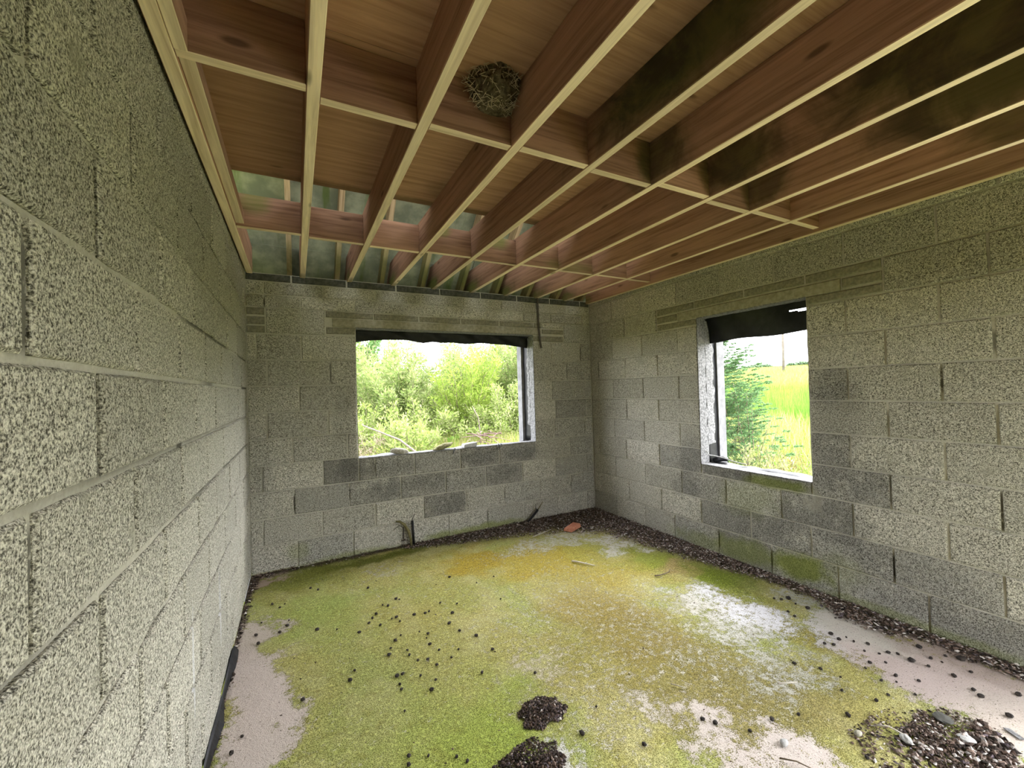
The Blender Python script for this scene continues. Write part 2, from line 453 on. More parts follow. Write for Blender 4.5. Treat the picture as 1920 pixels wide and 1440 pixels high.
# (u, z, half width, half height, tone) of blocks darkened by damp
DAMP = {'back': [(.80, .80, .2, .12, .5), (1.2, .79, .25, .1, .62), (1.65, .79, .2, .1, .8), (2.1, .79, .3, .1, .55), (2.55, .79, .2, .1, .6), (1.05, .56, .3, .1, .55), (1.5, .56, .2, .1, .72), (1.95, .56, .2, .1, .62), (2.4, .56, .2, .1, .72), (1.7, .34, .2, .1, .62), (.75, .6, .2, .1, .75), (.7, .1, .2, .1, .85), (2.55, .34, .3, .1, .85), (3.4, .9, .2, .6, .72), (3.5, 1.7, .15, .6, .8)],
        'right': [(2.55, .56, .2, .1, .5), (2.66, .80, .25, .1, .6), (2.75, .34, .3, .1, .62), (3.1, .34, .2, .1, .75), (1.75, .34, .2, .1, .55), (2.2, .34, .2, .1, .6), (2.0, .56, .2, .1, .8), (1.55, .56, .25, .1, .75), (1.3, .80, .25, .1, .72), (2.05, .72, .6, .05, .5), (2.55, 1.0, .12, .1, .62), (2.55, 1.46, .12, .1, .6), (2.4, .1, .25, .1, .6), (1.95, .1, .3, .1, .6), (1.45, .1, .2, .1, .75), (2.8, .1, .25, .1, .68), (3.3, .1, .3, .1, .75), (3.25, 2.14, .3, .1, .8), (3.0, 2.36, .3, .1, .85)]}

PERPS = {'back': [], 'right': [], 'left': []}
def course(side, parent, us, z0, z1, hole=None, **kw):
    PERPS[side] += [(u, z0, z1) for u in us[1:-1]]
    for a, b in zip(us[:-1], us[1:]):
        if hole and a >= hole[0] - .02 and b <= hole[1] + .02: continue
        block(side, parent, a, b, z0, z1, **kw)

C = 0.225
# ---- far wall with the wide window
H1 = (0.867, 2.782, 0.885, 2.105)
wall_b = slab('wall_back', 'back', -0.1, W + 0.1, 0.0, 2.545, [H1], M_MORT['back'])
rows = {0: [0, .349, .803, 1.26, 1.72, 2.156, 2.609, 3.048, 3.49, W], 1: [0, .094, .548, 1.005, 1.467, 1.919, 2.369, 2.819, 3.255, W], 2: [0, .33, .779, 1.248, 1.699, 2.151, 2.599, 3.044, 3.493, W],
        4: [0, .326, .774, .867, 2.782, 3.046, 3.488, W], 5: [0, .137, .614, .867, 2.782, 3.068, 3.52, W], 6: [0, .388, .867, 2.782, 3.024, 3.449, W], 7: [0, .145, .643, .867, 2.782, 3.246, W], 8: [0, .069, .41, .867, 2.782, 3.021, 3.452, W]}
for k, us in rows.items():
    course('back', wall_b, us, k * C, (k + 1) * C, H1 if k >= 4 else None)
course('back', wall_b, [0, .094, .562, .867], .675, .9)
course('back', wall_b, [.867, 1.011, 1.385, 1.868, 2.318, 2.782], .675, .888)
course('back', wall_b, [2.782, 3.258, W], .675, .9)
for z0, z1 in ((2.028, 2.095), (2.10, 2.175), (2.182, 2.25)): block('back', wall_b, 0, .142, z0, z1, M_BRICK, 'brick')
block('back', wall_b, .142, .61, 2.025, 2.25)
block('back', wall_b, .61, .867, 2.035, 2.107, M_BRICK, 'brick')
course('back', wall_b, [.61, 1.03, 1.467, 1.915, 2.362, 2.80, 2.905], 2.186, 2.25, mat=M_BRICK, name='brick')
block('back', wall_b, 2.905, 3.215, 2.12, 2.182, M_BRICK, 'brick'); block('back', wall_b, 2.782, 3.21, 2.03, 2.10, M_BRICK, 'brick')
block('back', wall_b, 3.215, W, 2.025, 2.25); block('back', wall_b, 2.905, 3.215, 2.186, 2.25)
block('back', wall_b, .665, 2.90, 2.105, 2.186, M_LINTEL, 'lintel', 0.004)
course('back', wall_b, [0, .135, .41, .867, 1.326, 1.76, 2.212, 2.664, 3.029, 3.487, W], 2.25, 2.362)
course('back', wall_b, [0, .133, .597, 1.055, 1.495, 1.94, 2.39, 2.844, 3.28, W], 2.362, 2.472)
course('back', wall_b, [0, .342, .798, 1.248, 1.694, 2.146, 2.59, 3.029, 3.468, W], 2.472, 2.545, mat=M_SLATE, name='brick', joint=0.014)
# ---- right wall with the tall window (u = -y)
H2 = (1.542, 2.447, 0.765, 2.09)
H3 = (3.75, 5.05, 0.0, 2.3)          # opening added out of view beside the camera, to light the left wall
wall_r = slab('wall_right', 'right', 0.0, -ROOM_Y, 0.0, 2.75, [H2, H3], M_MORT['right'])
END = -ROOM_Y
ev = [0, .40, .86, 1.32, 1.775, 2.23, 2.687, 3.137, 3.595, 4.05, 4.5, 4.96, END]; od = [0, .14, .605, 1.065, 1.522, 1.983, 2.431, 2.89, 3.343, 3.8, 4.26, 4.72, END]
for k in range(12):
    z0, z1 = k * C, (k + 1) * C
    if k == 11: z1 = 2.74
    if k == 0: us = [0, .394, .84, 1.222, 1.691, 2.144, 2.588, 3.046, 3.5, 3.96, 4.42, 4.88, END]
    elif k in (2, 10): us = ev
    elif k in (1, 11): us = od if k == 1 else [0, .18, .635, 1.1, 1.56, 2.02, 2.47, 2.923, 3.38, 3.84, 4.3, 4.76, END]
    elif k == 3:
        course('right', wall_r, [0, .128, .585, 1.056, 1.542], z0, z1); course('right', wall_r, [1.542, 1.997, 2.447], z0, .768); course('right', wall_r, [2.447, 2.888, 3.345, 3.8, 4.26, 4.72, END], z0, z1); continue
    elif k == 9:
        course('right', wall_r, [0, .13, .601, 1.067], z0, z1); course('right', wall_r, [2.892, 3.334, 3.79, 4.25, 4.7, END], z0, z1)
        course('right', wall_r, [1.067, 1.511, 1.989, 2.446, 2.892], 2.178, 2.25, mat=M_BRICK, name='brick', joint=.014)
        block('right', wall_r, 1.067, 1.32, 2.098, 2.172, M_BRICK, 'brick', .014); block('right', wall_r, 2.667, 2.892, 2.098, 2.172, M_BRICK, 'brick', .014)
        block('right', wall_r, 1.067, 1.542, 2.028, 2.094, M_BRICK, 'brick', .014); block('right', wall_r, 2.447, 2.892, 2.028, 2.094, M_BRICK, 'brick', .014)
        block('right', wall_r, 1.322, 2.665, 2.09, 2.174, M_LINTEL, 'lintel', .004); continue
    else:
        base = ev if k % 2 == 0 else od
        us = [u for u in base if u < H2[0] - .08] + [H2[0], H2[1]] + [u for u in base if u > H2[1] + .08]
    course('right', wall_r, us, z0, z1, H2 if 3 < k < 9 else None)
# ---- left wall (u = y)
LROWS = []
for k in range(12):
    z0 = max(0.0, k * .2283 - .04); z1 = min(2.745, (k + 1) * .2283 - .04)
    ph = -2.485 if k % 2 == 0 else -2.265
    LROWS.append((z0, z1, [ROOM_Y] + [u + random.uniform(-.012, .012) for u in (ph + .4615 * n for n in range(-7, 8)) if ROOM_Y + .06 < u < -.05] + [0]))
def left_groove(U, Zz):
    # upright joints that were never filled, and bed joints that have cracked open
    g = np.zeros(U.shape)
    for k, (z0, z1, us) in enumerate(LROWS):
        inrow = (Zz > z0 + .02) & (Zz < z1 - .01)
        for u in us[1:-1]:
            g = np.maximum(g, inrow * (np.abs(U - u) < .04) * random.choice([0, .002, .004, .006]))
        g = np.maximum(g, (np.abs(Zz - z0) < .028) * np.clip((fbm(U * 1.3 + k * 7, U * 0 + k, seed=5) - .42) * 6, 0, 1) * .003)
    return g
wall_l = slab('wall_left', 'left', ROOM_Y, 0.0, 0.0, 2.75, [], M_MORT['left'], bed=0.0075, amp=0.0075, step=.03, groove=left_groove)
for z0, z1, us in LROWS: course('left', wall_l, us, z0, z1, joint=0.015)
def paint_dirt(wall, side, prob, bed_fn=None):
    """gap shade and black mould painted into some of the upright joints and cracked beds"""
    co = np.zeros(len(wall.data.vertices) * 3, np.float32); wall.data.vertices.foreach_get('co', co); co = co.reshape(-1, 3)
    u = {'back': co[:, 0], 'right': -co[:, 1], 'left': co[:, 1]}[side]; z = co[:, 2]; d = np.zeros(len(u), np.float32)
    rr = random.Random(side)
    for pu, z0, z1 in PERPS[side]:
        if rr.random() < prob: d = np.maximum(d, ((np.abs(u - pu) < .032) & (z > z0 + .015 + .05 * rr.random()) & (z < z1 - .01 - .06 * rr.random())) * rr.uniform(.55, 1))
    if bed_fn is not None: d = np.maximum(d, bed_fn(u, z))
    a = wall.data.attributes.new('dirt', 'FLOAT', 'POINT'); a.data.foreach_set('value', d.astype(np.float32))  # holds the painted gap shade as well as mould
def left_beds(u, z):
    d = np.zeros(len(u))
    for k, (z0, z1, us) in enumerate(LROWS):
        d = np.maximum(d, ((z > z0 - .004) & (z < z0 + .034)) * np.clip((fbm(u * 1.1 + k * 7, u * 0 + k, seed=5) - (.34 if k in (4, 5, 6) else .44)) * 6, 0, 1) * .9)
    return d
paint_dirt(wall_l, 'left', .92, left_beds); paint_dirt(wall_b, 'back', .2); paint_dirt(wall_r, 'right', .2)  # paints gap shade and mould into the joints
# ---- wall behind the camera with an unseen doorway added to let in daylight
DOOR = (2.1, 2.95, 0.0, 2.05)  # doorway added out of view, to let in daylight
fr_v, fr_f = [], []
def plain_wall(name, pts_outer, holes, axis, c0, c1, mat):
    (a0, a1, b0, b1) = pts_outer
    us = sorted({a0, a1, *[c for h in holes for c in h[:2]]}); zs = sorted({b0, b1, *[c for h in holes for c in h[2:]]}); V, F = [], []
    P = lambda u, z, c: (u, c, z) if axis == 'y' else (c, u, z)
    nu, nz = len(us), len(zs)
    for c in (c0, c1): V += [P(u, z, c) for u in us for z in zs]
    off = nu * nz
    sol = lambda i, j: 0 <= i < nu - 1 and 0 <= j < nz - 1 and not any(us[i] >= h[0] - 1e-6 and us[i + 1] <= h[1] + 1e-6 and zs[j] >= h[2] - 1e-6 and zs[j + 1] <= h[3] + 1e-6 for h in holes)
    for i in range(nu - 1):
        for j in range(nz - 1):
            if not sol(i, j): continue
            a, b, c, d = i * nz + j, (i + 1) * nz + j, (i + 1) * nz + j + 1, i * nz + j + 1
            F += [(a, b, c, d), (a + off, d + off, c + off, b + off)]
            if not sol(i - 1, j): F.append((a, d, d + off, a + off))
            if not sol(i + 1, j): F.append((b, b + off, c + off, c))
            if not sol(i, j - 1): F.append((a, a + off, b + off, b))
            if not sol(i, j + 1): F.append((d, c, c + off, d + off))
    used = sorted({k for f in F for k in f}); rm = {k: n for n, k in enumerate(used)}
    return tag(mesh_obj(name, [V[k] for k in used], [tuple(rm[k] for k in f) for f in F], mat), kind='structure')
plain_wall('wall_front', (-0.1, W + .1, 0, 2.75), [DOOR], 'y', ROOM_Y - .1, ROOM_Y, M_MORT['back'])
# ---- outer leaves of the two cavity walls
M_RENDER = simple_mat('outer_render', (0.16, 0.16, 0.165), (0.24, 0.24, 0.245), 14, 0.9, 0.1, 0.5)
plain_wall('wall_outer_back', (-0.4, W + .36, -.3, 2.46), [(0.85, 2.755, .83, 2.07)], 'y', .245, .345, M_RENDER)
plain_wall('wall_outer_right', (ROOM_Y, .345, -.3, 2.46), [(-2.47, -1.553, .70, 2.07), (-5.05, -3.75, -.3, 2.3)], 'x', W + .245, W + .345, M_RENDER)
# ragged mortar standing out of the cavity along the two jambs that can be seen
def ragged(name, side_fn, z0, z1, base, amp, seed, parent):
    n = 90; V, F = [], []
    zs = np.linspace(z0, z1, n)
    e = base + amp * (fbm(zs * 14, zs * 0 + seed, seed=seed, octv=4) - 0.5) * 1.3
    for i, z in enumerate(zs):
        d = max(.012, e[i]) if 0 < i < n - 1 else .004
        V += [side_fn(0.092, z, -.010), side_fn(0.095, z, .006 + .002 * math.sin(z * 40)), side_fn(0.095 + d * .6, z, .006 + .003 * math.sin(z * 31 + seed)), side_fn(0.095 + d, z, .002), side_fn(0.095 + d * .9, z, -.010)]
    for i in range(n - 1):
        for j in range(5):
            a, b = i * 5 + j, i * 5 + (j + 1) % 5
            F.append((a, b, b + 5, a + 5))
    F.append((0, 1, 2, 3, 4)[::-1]); F.append(tuple((n - 1) * 5 + j for j in range(5)))
    return mesh_obj(name, V, F, M_PALE, parent)
ragged('mortar_squeeze', lambda d, z, o: (H1[1] - o, d, z), 1.06, 2.085, .062, .05, 5, wall_b)
ragged('mortar_squeeze', lambda d, z, o: (W + d, -H2[0] - o, z), 0.93, 2.07, .105, .05, 9, wall_r)
# pale bedding mortar on the two sills and a bare facing on the jambs
def facing(name, f, n, parent, mat=M_PALE, t=.006):
    V, F = [], []
    for i in range(n + 1):
        s = i / n
        for (d, o) in ((-.003 - .004 * random.random(), 0), (-.003 - .003 * random.random(), t), (.1 + .006 * random.random(), t), (.1, 0)):
            V.append(f(s, d, o + (random.uniform(-.0015, .0015) if o else 0)))
    for i in range(n):
        for j in range(4):
            a, b = i * 4 + j, i * 4 + (j + 1) % 4
            F.append((a, b, b + 4, a + 4))
    F.append((3, 2, 1, 0)); F.append(tuple(n * 4 + j for j in range(4)))
    return mesh_obj(name, V, F, mat, parent)
facing('sill_bed', lambda s, d, o: (H1[0] + s * (H1[1] - H1[0]), d, H1[2] - .002 + o), 40, wall_b)
facing('sill_bed', lambda s, d, o: (W + d, -H2[0] - s * (H2[1] - H2[0]), H2[2] - .002 + o), 30, wall_r)
facing('jamb_face', lambda s, d, o: (H1[1] + .002 - o, d, H1[2] + .005 + s * (H1[3] - H1[2] - .01)), 30, wall_b, M_PALE)
facing('jamb_face', lambda s, d, o: (W + d, -H2[0] + .002 - o, H2[2] + .005 + s * (H2[3] - H2[2] - .01)), 30, wall_r, M_PALE)

facing('lintel_soffit', lambda s, d, o: (H1[0] + s * (H1[1] - H1[0]), d + .004, H1[3] + .002 - o), 30, wall_b)
facing('lintel_soffit', lambda s, d, o: (W + d + .004, -H2[0] - s * (H2[1] - H2[0]), H2[3] + .002 - o), 20, wall_r)

# ------------------------------------------------------------------ ceiling: joists, noggings, boards
ceil = tag(empty('ceiling', (W / 2, -2.6, 2.53)), kind='structure')
def pbox(name, x0, x1, y0, y1, z0, z1, mat, bevel=0.002):
    o = box(name, x0, x1, y0, y1, z0, z1, mat, None, bevel)
    if mat in (M_JOIST, M_NOG):                     # the narrow underside is paler than the sides
        o.data.materials.append(M_EDGE if mat is M_JOIST else M_NEDGE); o.data.polygons[0].material_index = 1
    o.parent = ceil; o.matrix_parent_inverse = Matrix.Translation(ceil.location).inverted()
    return o
ZJ, ZP = 2.53, 2.755
JX = [0.4325, 0.8215, 1.2205, 1.6215, 2.04, 2.447, 2.845, 3.245]
YE = 0.22
for x in JX: pbox('joist', x - .022, x + .022, ROOM_Y - .1, YE, ZJ, ZP, M_JOIST, .003)
pbox('joist', .012, .056, ROOM_Y, -.002, ZJ, ZP, M_JOIST, .003)
pbox('joist', W - .055, W - .008, ROOM_Y, -.002, ZJ - .018, ZP, M_JOIST, .003)
pbox('batten', .0565, .092, ROOM_Y, -2.567, ZJ, ZJ + .10, M_JOIST)
pbox('batten', .0565, .100, -2.522, -1.10, ZJ + .018, ZJ + .085, M_JOIST)
edges = [.057] + sum([[x - .0225, x + .0225] for x in JX], []) + [W - .0555]
near = [-2.567, -2.522, -2.545, -2.56, -2.545, -2.58, -2.555, -2.575, -2.58]
far = [-1.118, -1.085, -1.06, -1.095, -1.06, -1.085, -1.055, -1.075, -1.06]
for i in range(9):
    a, b = edges[2 * i], edges[2 * i + 1]
    pbox('nogging', a, b, near[i], near[i] + .038, ZJ + random.uniform(0, .004), ZP - .001, M_NOG)
    pbox('nogging', a, b, far[i], far[i] + .038, ZJ + random.uniform(0, .004), ZP - .02, M_NOG)
for r, (ya, yb) in enumerate(((-2.556, -1.362), (-3.79, -2.56), (-5.25, -3.794))):
    xs = [0, 1.6205, W] if r != 1 else [0, .8205, 2.845, W]
    for a, b in zip(xs[:-1], xs[1:]): pbox('deck_board', a + .001, b - .001, ya, yb, ZP + .0005, ZP + .0185, M_PLY, 0)
# ------------------------------------------------------------------ roof slope over the eaves
roof = tag(empty('roof', (W / 2, 0, 2.7)), kind='structure')
PITCH = math.radians(42)
def slope_obj(o):
    o.parent = roof; o.matrix_parent_inverse = Matrix.Translation(roof.location).inverted()
    return o
# slope frame: origin at the wall head, s runs up the slope (towards -y), n is the outward normal
S = Vector((0, -math.cos(PITCH), math.sin(PITCH))); NN = Vector((0, math.sin(PITCH), math.cos(PITCH))); O0 = Vector((0, 0.02, 2.56))
RX = [j - .10 for j in JX] + [JX[-1] + .27]
def slope_box(name, x0, x1, s0, s1, n0, n1, mat):
    v, f = box_vf(-(x1 - x0) / 2, (x1 - x0) / 2, -(n1 - n0) / 2, (n1 - n0) / 2, -(s1 - s0) / 2, (s1 - s0) / 2)
    o = mesh_obj(name, v, f, mat)
    c = O0 + S * ((s0 + s1) / 2) + NN * ((n0 + n1) / 2); c.x = (x0 + x1) / 2
    R = Matrix.Identity(3)
    R.col[0] = Vector((1, 0, 0)); R.col[1] = -NN; R.col[2] = S
    if R.determinant() < 0: R.col[1] = NN
    o.matrix_world = Matrix.Translation(c) @ R.to_4x4()
    return slope_obj(o)
for x in RX: slope_box('rafter', x - .02, x + .02, -.42, 4.6, 0, .125, M_RAFT)
xs = [-1.6, -.68, .232, 1.145, 2.06, 2.975, 3.95]; ss = [-.45, .18, .80, 1.42, 2.04, 2.66, 3.28, 3.9, 4.6]
for a, b in zip(xs[:-1], xs[1:]):
    for k, (c, d) in enumerate(zip(ss[:-1], ss[1:])):
        if k == 6 and 1.1 < a < 1.5: continue      # gap added high in the slope, out of view, letting in daylight
        slope_box('roof_sheet', a - .012, b + .012, c - .04, d, .127 + .004 * (k % 2) + .008 * (xs.index(a) % 2), .131 + .004 * (k % 2) + .008 * (xs.index(a) % 2), M_SHEET)
M_GABLE = simple_mat('gable_block', (.24, .23, .19), (.34, .33, .28), 6)  # end walls added out of view to keep daylight out of the attic
for nm, gx0 in (('wall_gable_left', -1.7), ('wall_gable_right', 3.96)):  # end walls added out of view, to keep daylight out of the attic
    gp = [(.45, 2.2), (-3.42, 5.75), (-7.6, 2.2)]
    tag(mesh_obj(nm, [(gx0 + d, y_, z_) for d in (0, .1) for y_, z_ in gp], [(0, 1, 2), (5, 4, 3), (0, 3, 4, 1), (1, 4, 5, 2), (2, 5, 3, 0)], M_GABLE), kind='structure')
box_far = box('roof_back_slope', -1.6, 3.95, -7.4, -3.32, 0, .01, M_SHEET)
bm = box_far.data
for v in bm.vertices:
    v.co.z += (v.co.y + 4.08 / 2) / 4.08 * 3.1
box_far.location.z = 4.05
slope_obj(box_far); box_far.name = 'roof_sheet'

# ------------------------------------------------------------------ floor
FX, FY = 240, 340
gx = np.linspace(0, W, FX); gy = np.linspace(ROOM_Y, 0, FY)
X, Y = np.meshgrid(gx, gy, indexing='ij')
wx = X + .22 * (fbm(X * 6, Y * 6, seed=41, octv=6) - .5) * 2; wy = Y + .22 * (fbm(X * 6, Y * 6, seed=77, octv=6) - .5) * 2
def bl(cx, cy, rx, ry, soft=.34, x=None, y=None):
    d = np.sqrt((((wx if x is None else x) - cx) / rx) ** 2 + (((wy if y is None else y) - cy) / ry) ** 2)
    return np.clip((1 + soft * .5 - d) / soft, 0, 1)
def debris_depth(x, y):
    """how far inside the litter strip along the walls a point lies (1 in the strip, 0 outside)"""
    db = np.interp(x, [0, .3, .9, 1.2, 1.41, 1.89, 2.39, 2.8, 3.1, 3.6], [.14, .10, .10, .08, .17, .30, .42, .55, .80, .95])
    dr = np.interp(-y, [0, .8, 1.06, 1.48, 1.87, 2.19, 2.5, 2.69, 2.9, 3.05, 3.3, 3.6, 5.2], [.5, .5, .46, .36, .27, .17, .16, .28, .26, .15, .17, .14, .1])
    dl = np.interp(-y, [0, .4, 1, 5], [.10, .05, .035, .04])
    f = lambda dist, w: np.clip((w - dist) / (w * .45 + .02) + .1, 0, 1)
    return np.maximum(np.maximum(f(-y, db), f(W - x, dr)), f(x, dl))
n1 = fbm(X * 7, Y * 7, seed=5); n2 = fbm(X * 22, Y * 22, seed=9); n3 = fbm(X * 3, Y * 3, seed=15)
def lerp(c, t, col): return c + (np.array(col) - c) * t[..., None]
colf = np.zeros(X.shape + (3,)); colf[:] = (.45, .42, .15)
colf = lerp(colf, np.clip((n3 - .4) * 4, 0, 1), (.39, .42, .14)); colf = lerp(colf, np.clip((n1 - .5) * 4, 0, .7), (.56, .53, .26))
GREEN = [(.48, -.94, .32, .34, 1, (.36, .43, .12)), (1.1, -2.5, .3, .28, 1, (.29, .39, .06)), (.95, -2.3, .4, .3, .6, (.36, .42, .10)), (3.02, -1.47, .26, .28, .9, (.27, .32, .04)), (3.18, -1.9, .2, .26, 1, (.19, .25, .02)), (2.8, -3.55, .3, .25, 1, (.24, .30, .05)),
         (.70, -.13, .5, .12, 1, (.15, .17, .025)), (1.15, -.14, .3, .12, 1, (.15, .17, .025)), (.4, -.3, .3, .2, .8, (.24, .26, .05)), (3.26, -2.15, .14, .2, .7, (.20, .25, .04)), (.7, -1.8, .5, .5, .5, (.33, .36, .11)), (2.55, -1.0, .3, .2, .7, (.36, .38, .07))]
OCHRE = [(1.79, -.68, .45, .22, 1, (.42, .31, .035)), (2.2, -1.04, .4, .3, .9, (.43, .33, .05)), (2.09, -1.9, .35, .4, .8, (.33, .25, .07)), (2.16, -2.25, .3, .35, .9, (.28, .22, .06)), (2.13, -2.71, .35, .3, .9, (.27, .23, .07)), (1.75, -2.3, .35, .25, .6, (.34, .29, .08)),
         (2.54, -1.45, .3, .3, .8, (.42, .33, .07)), (2.34, -2.95, .3, .3, .9, (.30, .26, .10)), (2.98, -2.78, .10, .3, .8, (.36, .31, .08)), (1.15, -1.15, .5, .35, .5, (.40, .36, .10)), (3.08, -1.7, .18, .1, .8, (.45, .32, .16))]
PINK = [(.06, -1.33, .13, .5, 1, (.50, .43, .38)), (.12, -1.9, .15, .5, 1, (.54, .47, .42)), (.14, -2.6, .2, .5, 1, (.52, .46, .41)), (.14, -1.0, .12, .2, .9, (.48, .42, .36)), (.10, -.2, .14, .14, .9, (.46, .36, .29)), (3.2, -3.0, .24, .34, 1, (.56, .49, .45)), (3.15, -3.3, .3, .3, 1, (.52, .44, .40)),
        (3.3, -2.78, .16, .22, .9, (.56, .53, .47)), (3.0, -3.6, .3, .2, .9, (.5, .44, .38)), (1.88, -2.92, .18, .18, .7, (.55, .49, .44)), (1.98, -3.15, .26, .22, .85, (.57, .51, .46)), (1.5, -2.1, .3, .16, .5, (.5, .44, .3)), (1.8, -2.6, .12, .2, .6, (.55, .50, .42)), (3.47, -3.3, .15, .4, .8, (.42, .35, .31)), (3.42, -2.5, .16, .2, .6, (.45, .46, .38))]
WHITE = [(2.82, -2.15, .30, .30, .85, (.62, .62, .60)), (2.69, -2.5, .32, .28, .8, (.56, .56, .52)), (2.95, -2.42, .22, .28, .9, (.66, .66, .68)), (2.5, -2.2, .25, .25, .5, (.5, .47, .36)), (1.32, -2.65, .12, .14, .9, (.60, .59, .55)), (2.6, -.68, .8, .22, .7, (.50, .48, .38)), (3.0, -1.05, .3, .24, .8, (.55, .53, .45)), (.99, -.48, .2, .12, .6, (.5, .46, .38)), (2.55, -2.78, .3, .25, .7, (.50, .49, .42))]
for lst in (GREEN, OCHRE):
    for cx, cy, rx, ry, s, c in lst: colf = lerp(colf, bl(cx, cy, rx, ry, soft=.95) * s * .9, c)
conc = np.zeros(X.shape + (3,)); conc[:] = (.62, .59, .50)             # bare concrete showing through the moss
wt = .245 + .18 * (n3 - .5)
for cx, cy, r, k in ((1.9, -1.9, .8, .36), (1.6, -2.35, .6, .38), (2.5, -2.3, .7, .42), (1.2, -2.6, .4, .36), (2.3, -1.3, .5, .32), (2.1, -2.7, .5, .36), (.5, -2.6, .4, .36), (1.2, -1.9, .8, .27)):
    wt = np.maximum(wt, bl(cx, cy, r, r, soft=.9) * k)
for lst, kk in ((PINK, 1.0), (WHITE, .78)):
    for cx, cy, rx, ry, s, c in lst:
        q = bl(cx, cy, rx * 1.1, ry * 1.1, soft=1.1) * s; conc = lerp(conc, np.clip(q * 1.6, 0, 1), c); wt = np.maximum(wt, q * kk)
for cx, cy, rx, ry, s, c in GREEN: wt = wt * (1 - .4 * bl(cx, cy, rx * .8, ry * .8, soft=.5) * s * (cy > -3))
deb = debris_depth(X + .05 * (n2 - .5), Y + .05 * (n2 - .5))
colf = lerp(colf, np.clip(deb * (0.55 + 0.9 * n1), 0, .93), (.055, .042, .032))
conc = lerp(conc, np.clip(deb * (0.5 + 0.9 * n1), 0, .9), (.085, .066, .052))
H = .004 * n1 + .003 * n2 - .004 + .006 * np.clip(deb, 0, 1) * n2
FV = np.stack([X, Y, H], -1).reshape(-1, 3)
ii = np.arange((FX - 1) * (FY - 1)); i0 = ii // (FY - 1); j0 = ii % (FY - 1); a0 = i0 * FY + j0
FF = np.stack([a0, a0 + FY, a0 + FY + 1, a0 + 1], -1)
def floor_mat():
    t = NT('mossy_concrete_floor', 0.92, 0.15)
    a = t.node('ShaderNodeVertexColor', layer_name='col').outputs['Color']
    m = t.node('ShaderNodeVertexColor', layer_name='conc').outputs['Color']
    wv = t.node('ShaderNodeAttribute', attribute_name='bare').outputs['Fac']
    pos = t.pos()
    f1 = t.noise(pos, 210, 3, 0.65); f2 = t.noise(pos, 60, 4, 0.7); f3 = t.noise(pos, 26, 7, 0.78, 0.25); f4 = t.noise(pos, 11, 4, 0.6)
    # moss: dark gaps between bright tips
    c = t.mix(t.step(f1, 0.56, 0.43), a, t.mix(1.0, a, (0.33, 0.33, 0.22), 'MULTIPLY'))
    c = t.mix(t.math('MULTIPLY', t.step(f2, 0.5, 0.7), 0.75), c, t.mix(1.0, a, (1.55, 1.52, 1.45), 'MULTIPLY'))
    c = t.mix(t.math('MULTIPLY', t.step(t.noise(pos, 17, 5, 0.75), 0.5, 0.66), 0.5), c, t.mix(1.0, c, (0.62, 0.55, 0.38), 'MULTIPLY'))
    # concrete: fine dusty grain
    k = t.mix(t.math('MULTIPLY', t.step(f1, 0.52, 0.36), 0.55), m, t.mix(1.0, m, (0.62, 0.60, 0.57), 'MULTIPLY'))
    sc = t.math('ADD', wv, t.math('ADD', t.math('MULTIPLY', t.math('SUBTRACT', f3, 0.5), 1.9), t.math('MULTIPLY', t.math('SUBTRACT', f1, 0.5), 1.3)))
    sc = t.math('ADD', sc, t.math('MULTIPLY', t.math('SUBTRACT', f4, 0.5), 0.35))
    bare = t.step(sc, 0.46, 0.62)
    c = t.mix(bare, c, k)
    c = t.mix(t.math('MULTIPLY', t.step(t.noise(pos, 95, 2, 0.5), 0.645, 0.70), 0.7), c, (0.07, 0.058, 0.04))
    t.bump(t.math('ADD', t.math('MULTIPLY', f1, 0.5), t.math('SUBTRACT', f2, t.math('MULTIPLY', bare, 0.5))), 0.7, 0.007)
    return t.color(c)
floor = mesh_obj('floor', FV, FF, floor_mat(), smooth=True)
add_colors(floor, colf.reshape(-1, 3))
mk = floor.data.color_attributes.new('conc', 'FLOAT_COLOR', 'POINT')
mc = np.ones((FX * FY, 4), np.float32); mc[:, :3] = conc.reshape(-1, 3); mk.data.foreach_set('color', mc.ravel())
ba = floor.data.attributes.new('bare', 'FLOAT', 'POINT'); ba.data.foreach_set('value', wt.astype(np.float32).ravel())
tag(floor, kind='structure')
def floor_z(x, y): return .002 + .006 * float(np.clip(debris_depth(np.array(x), np.array(y)), 0, 1))

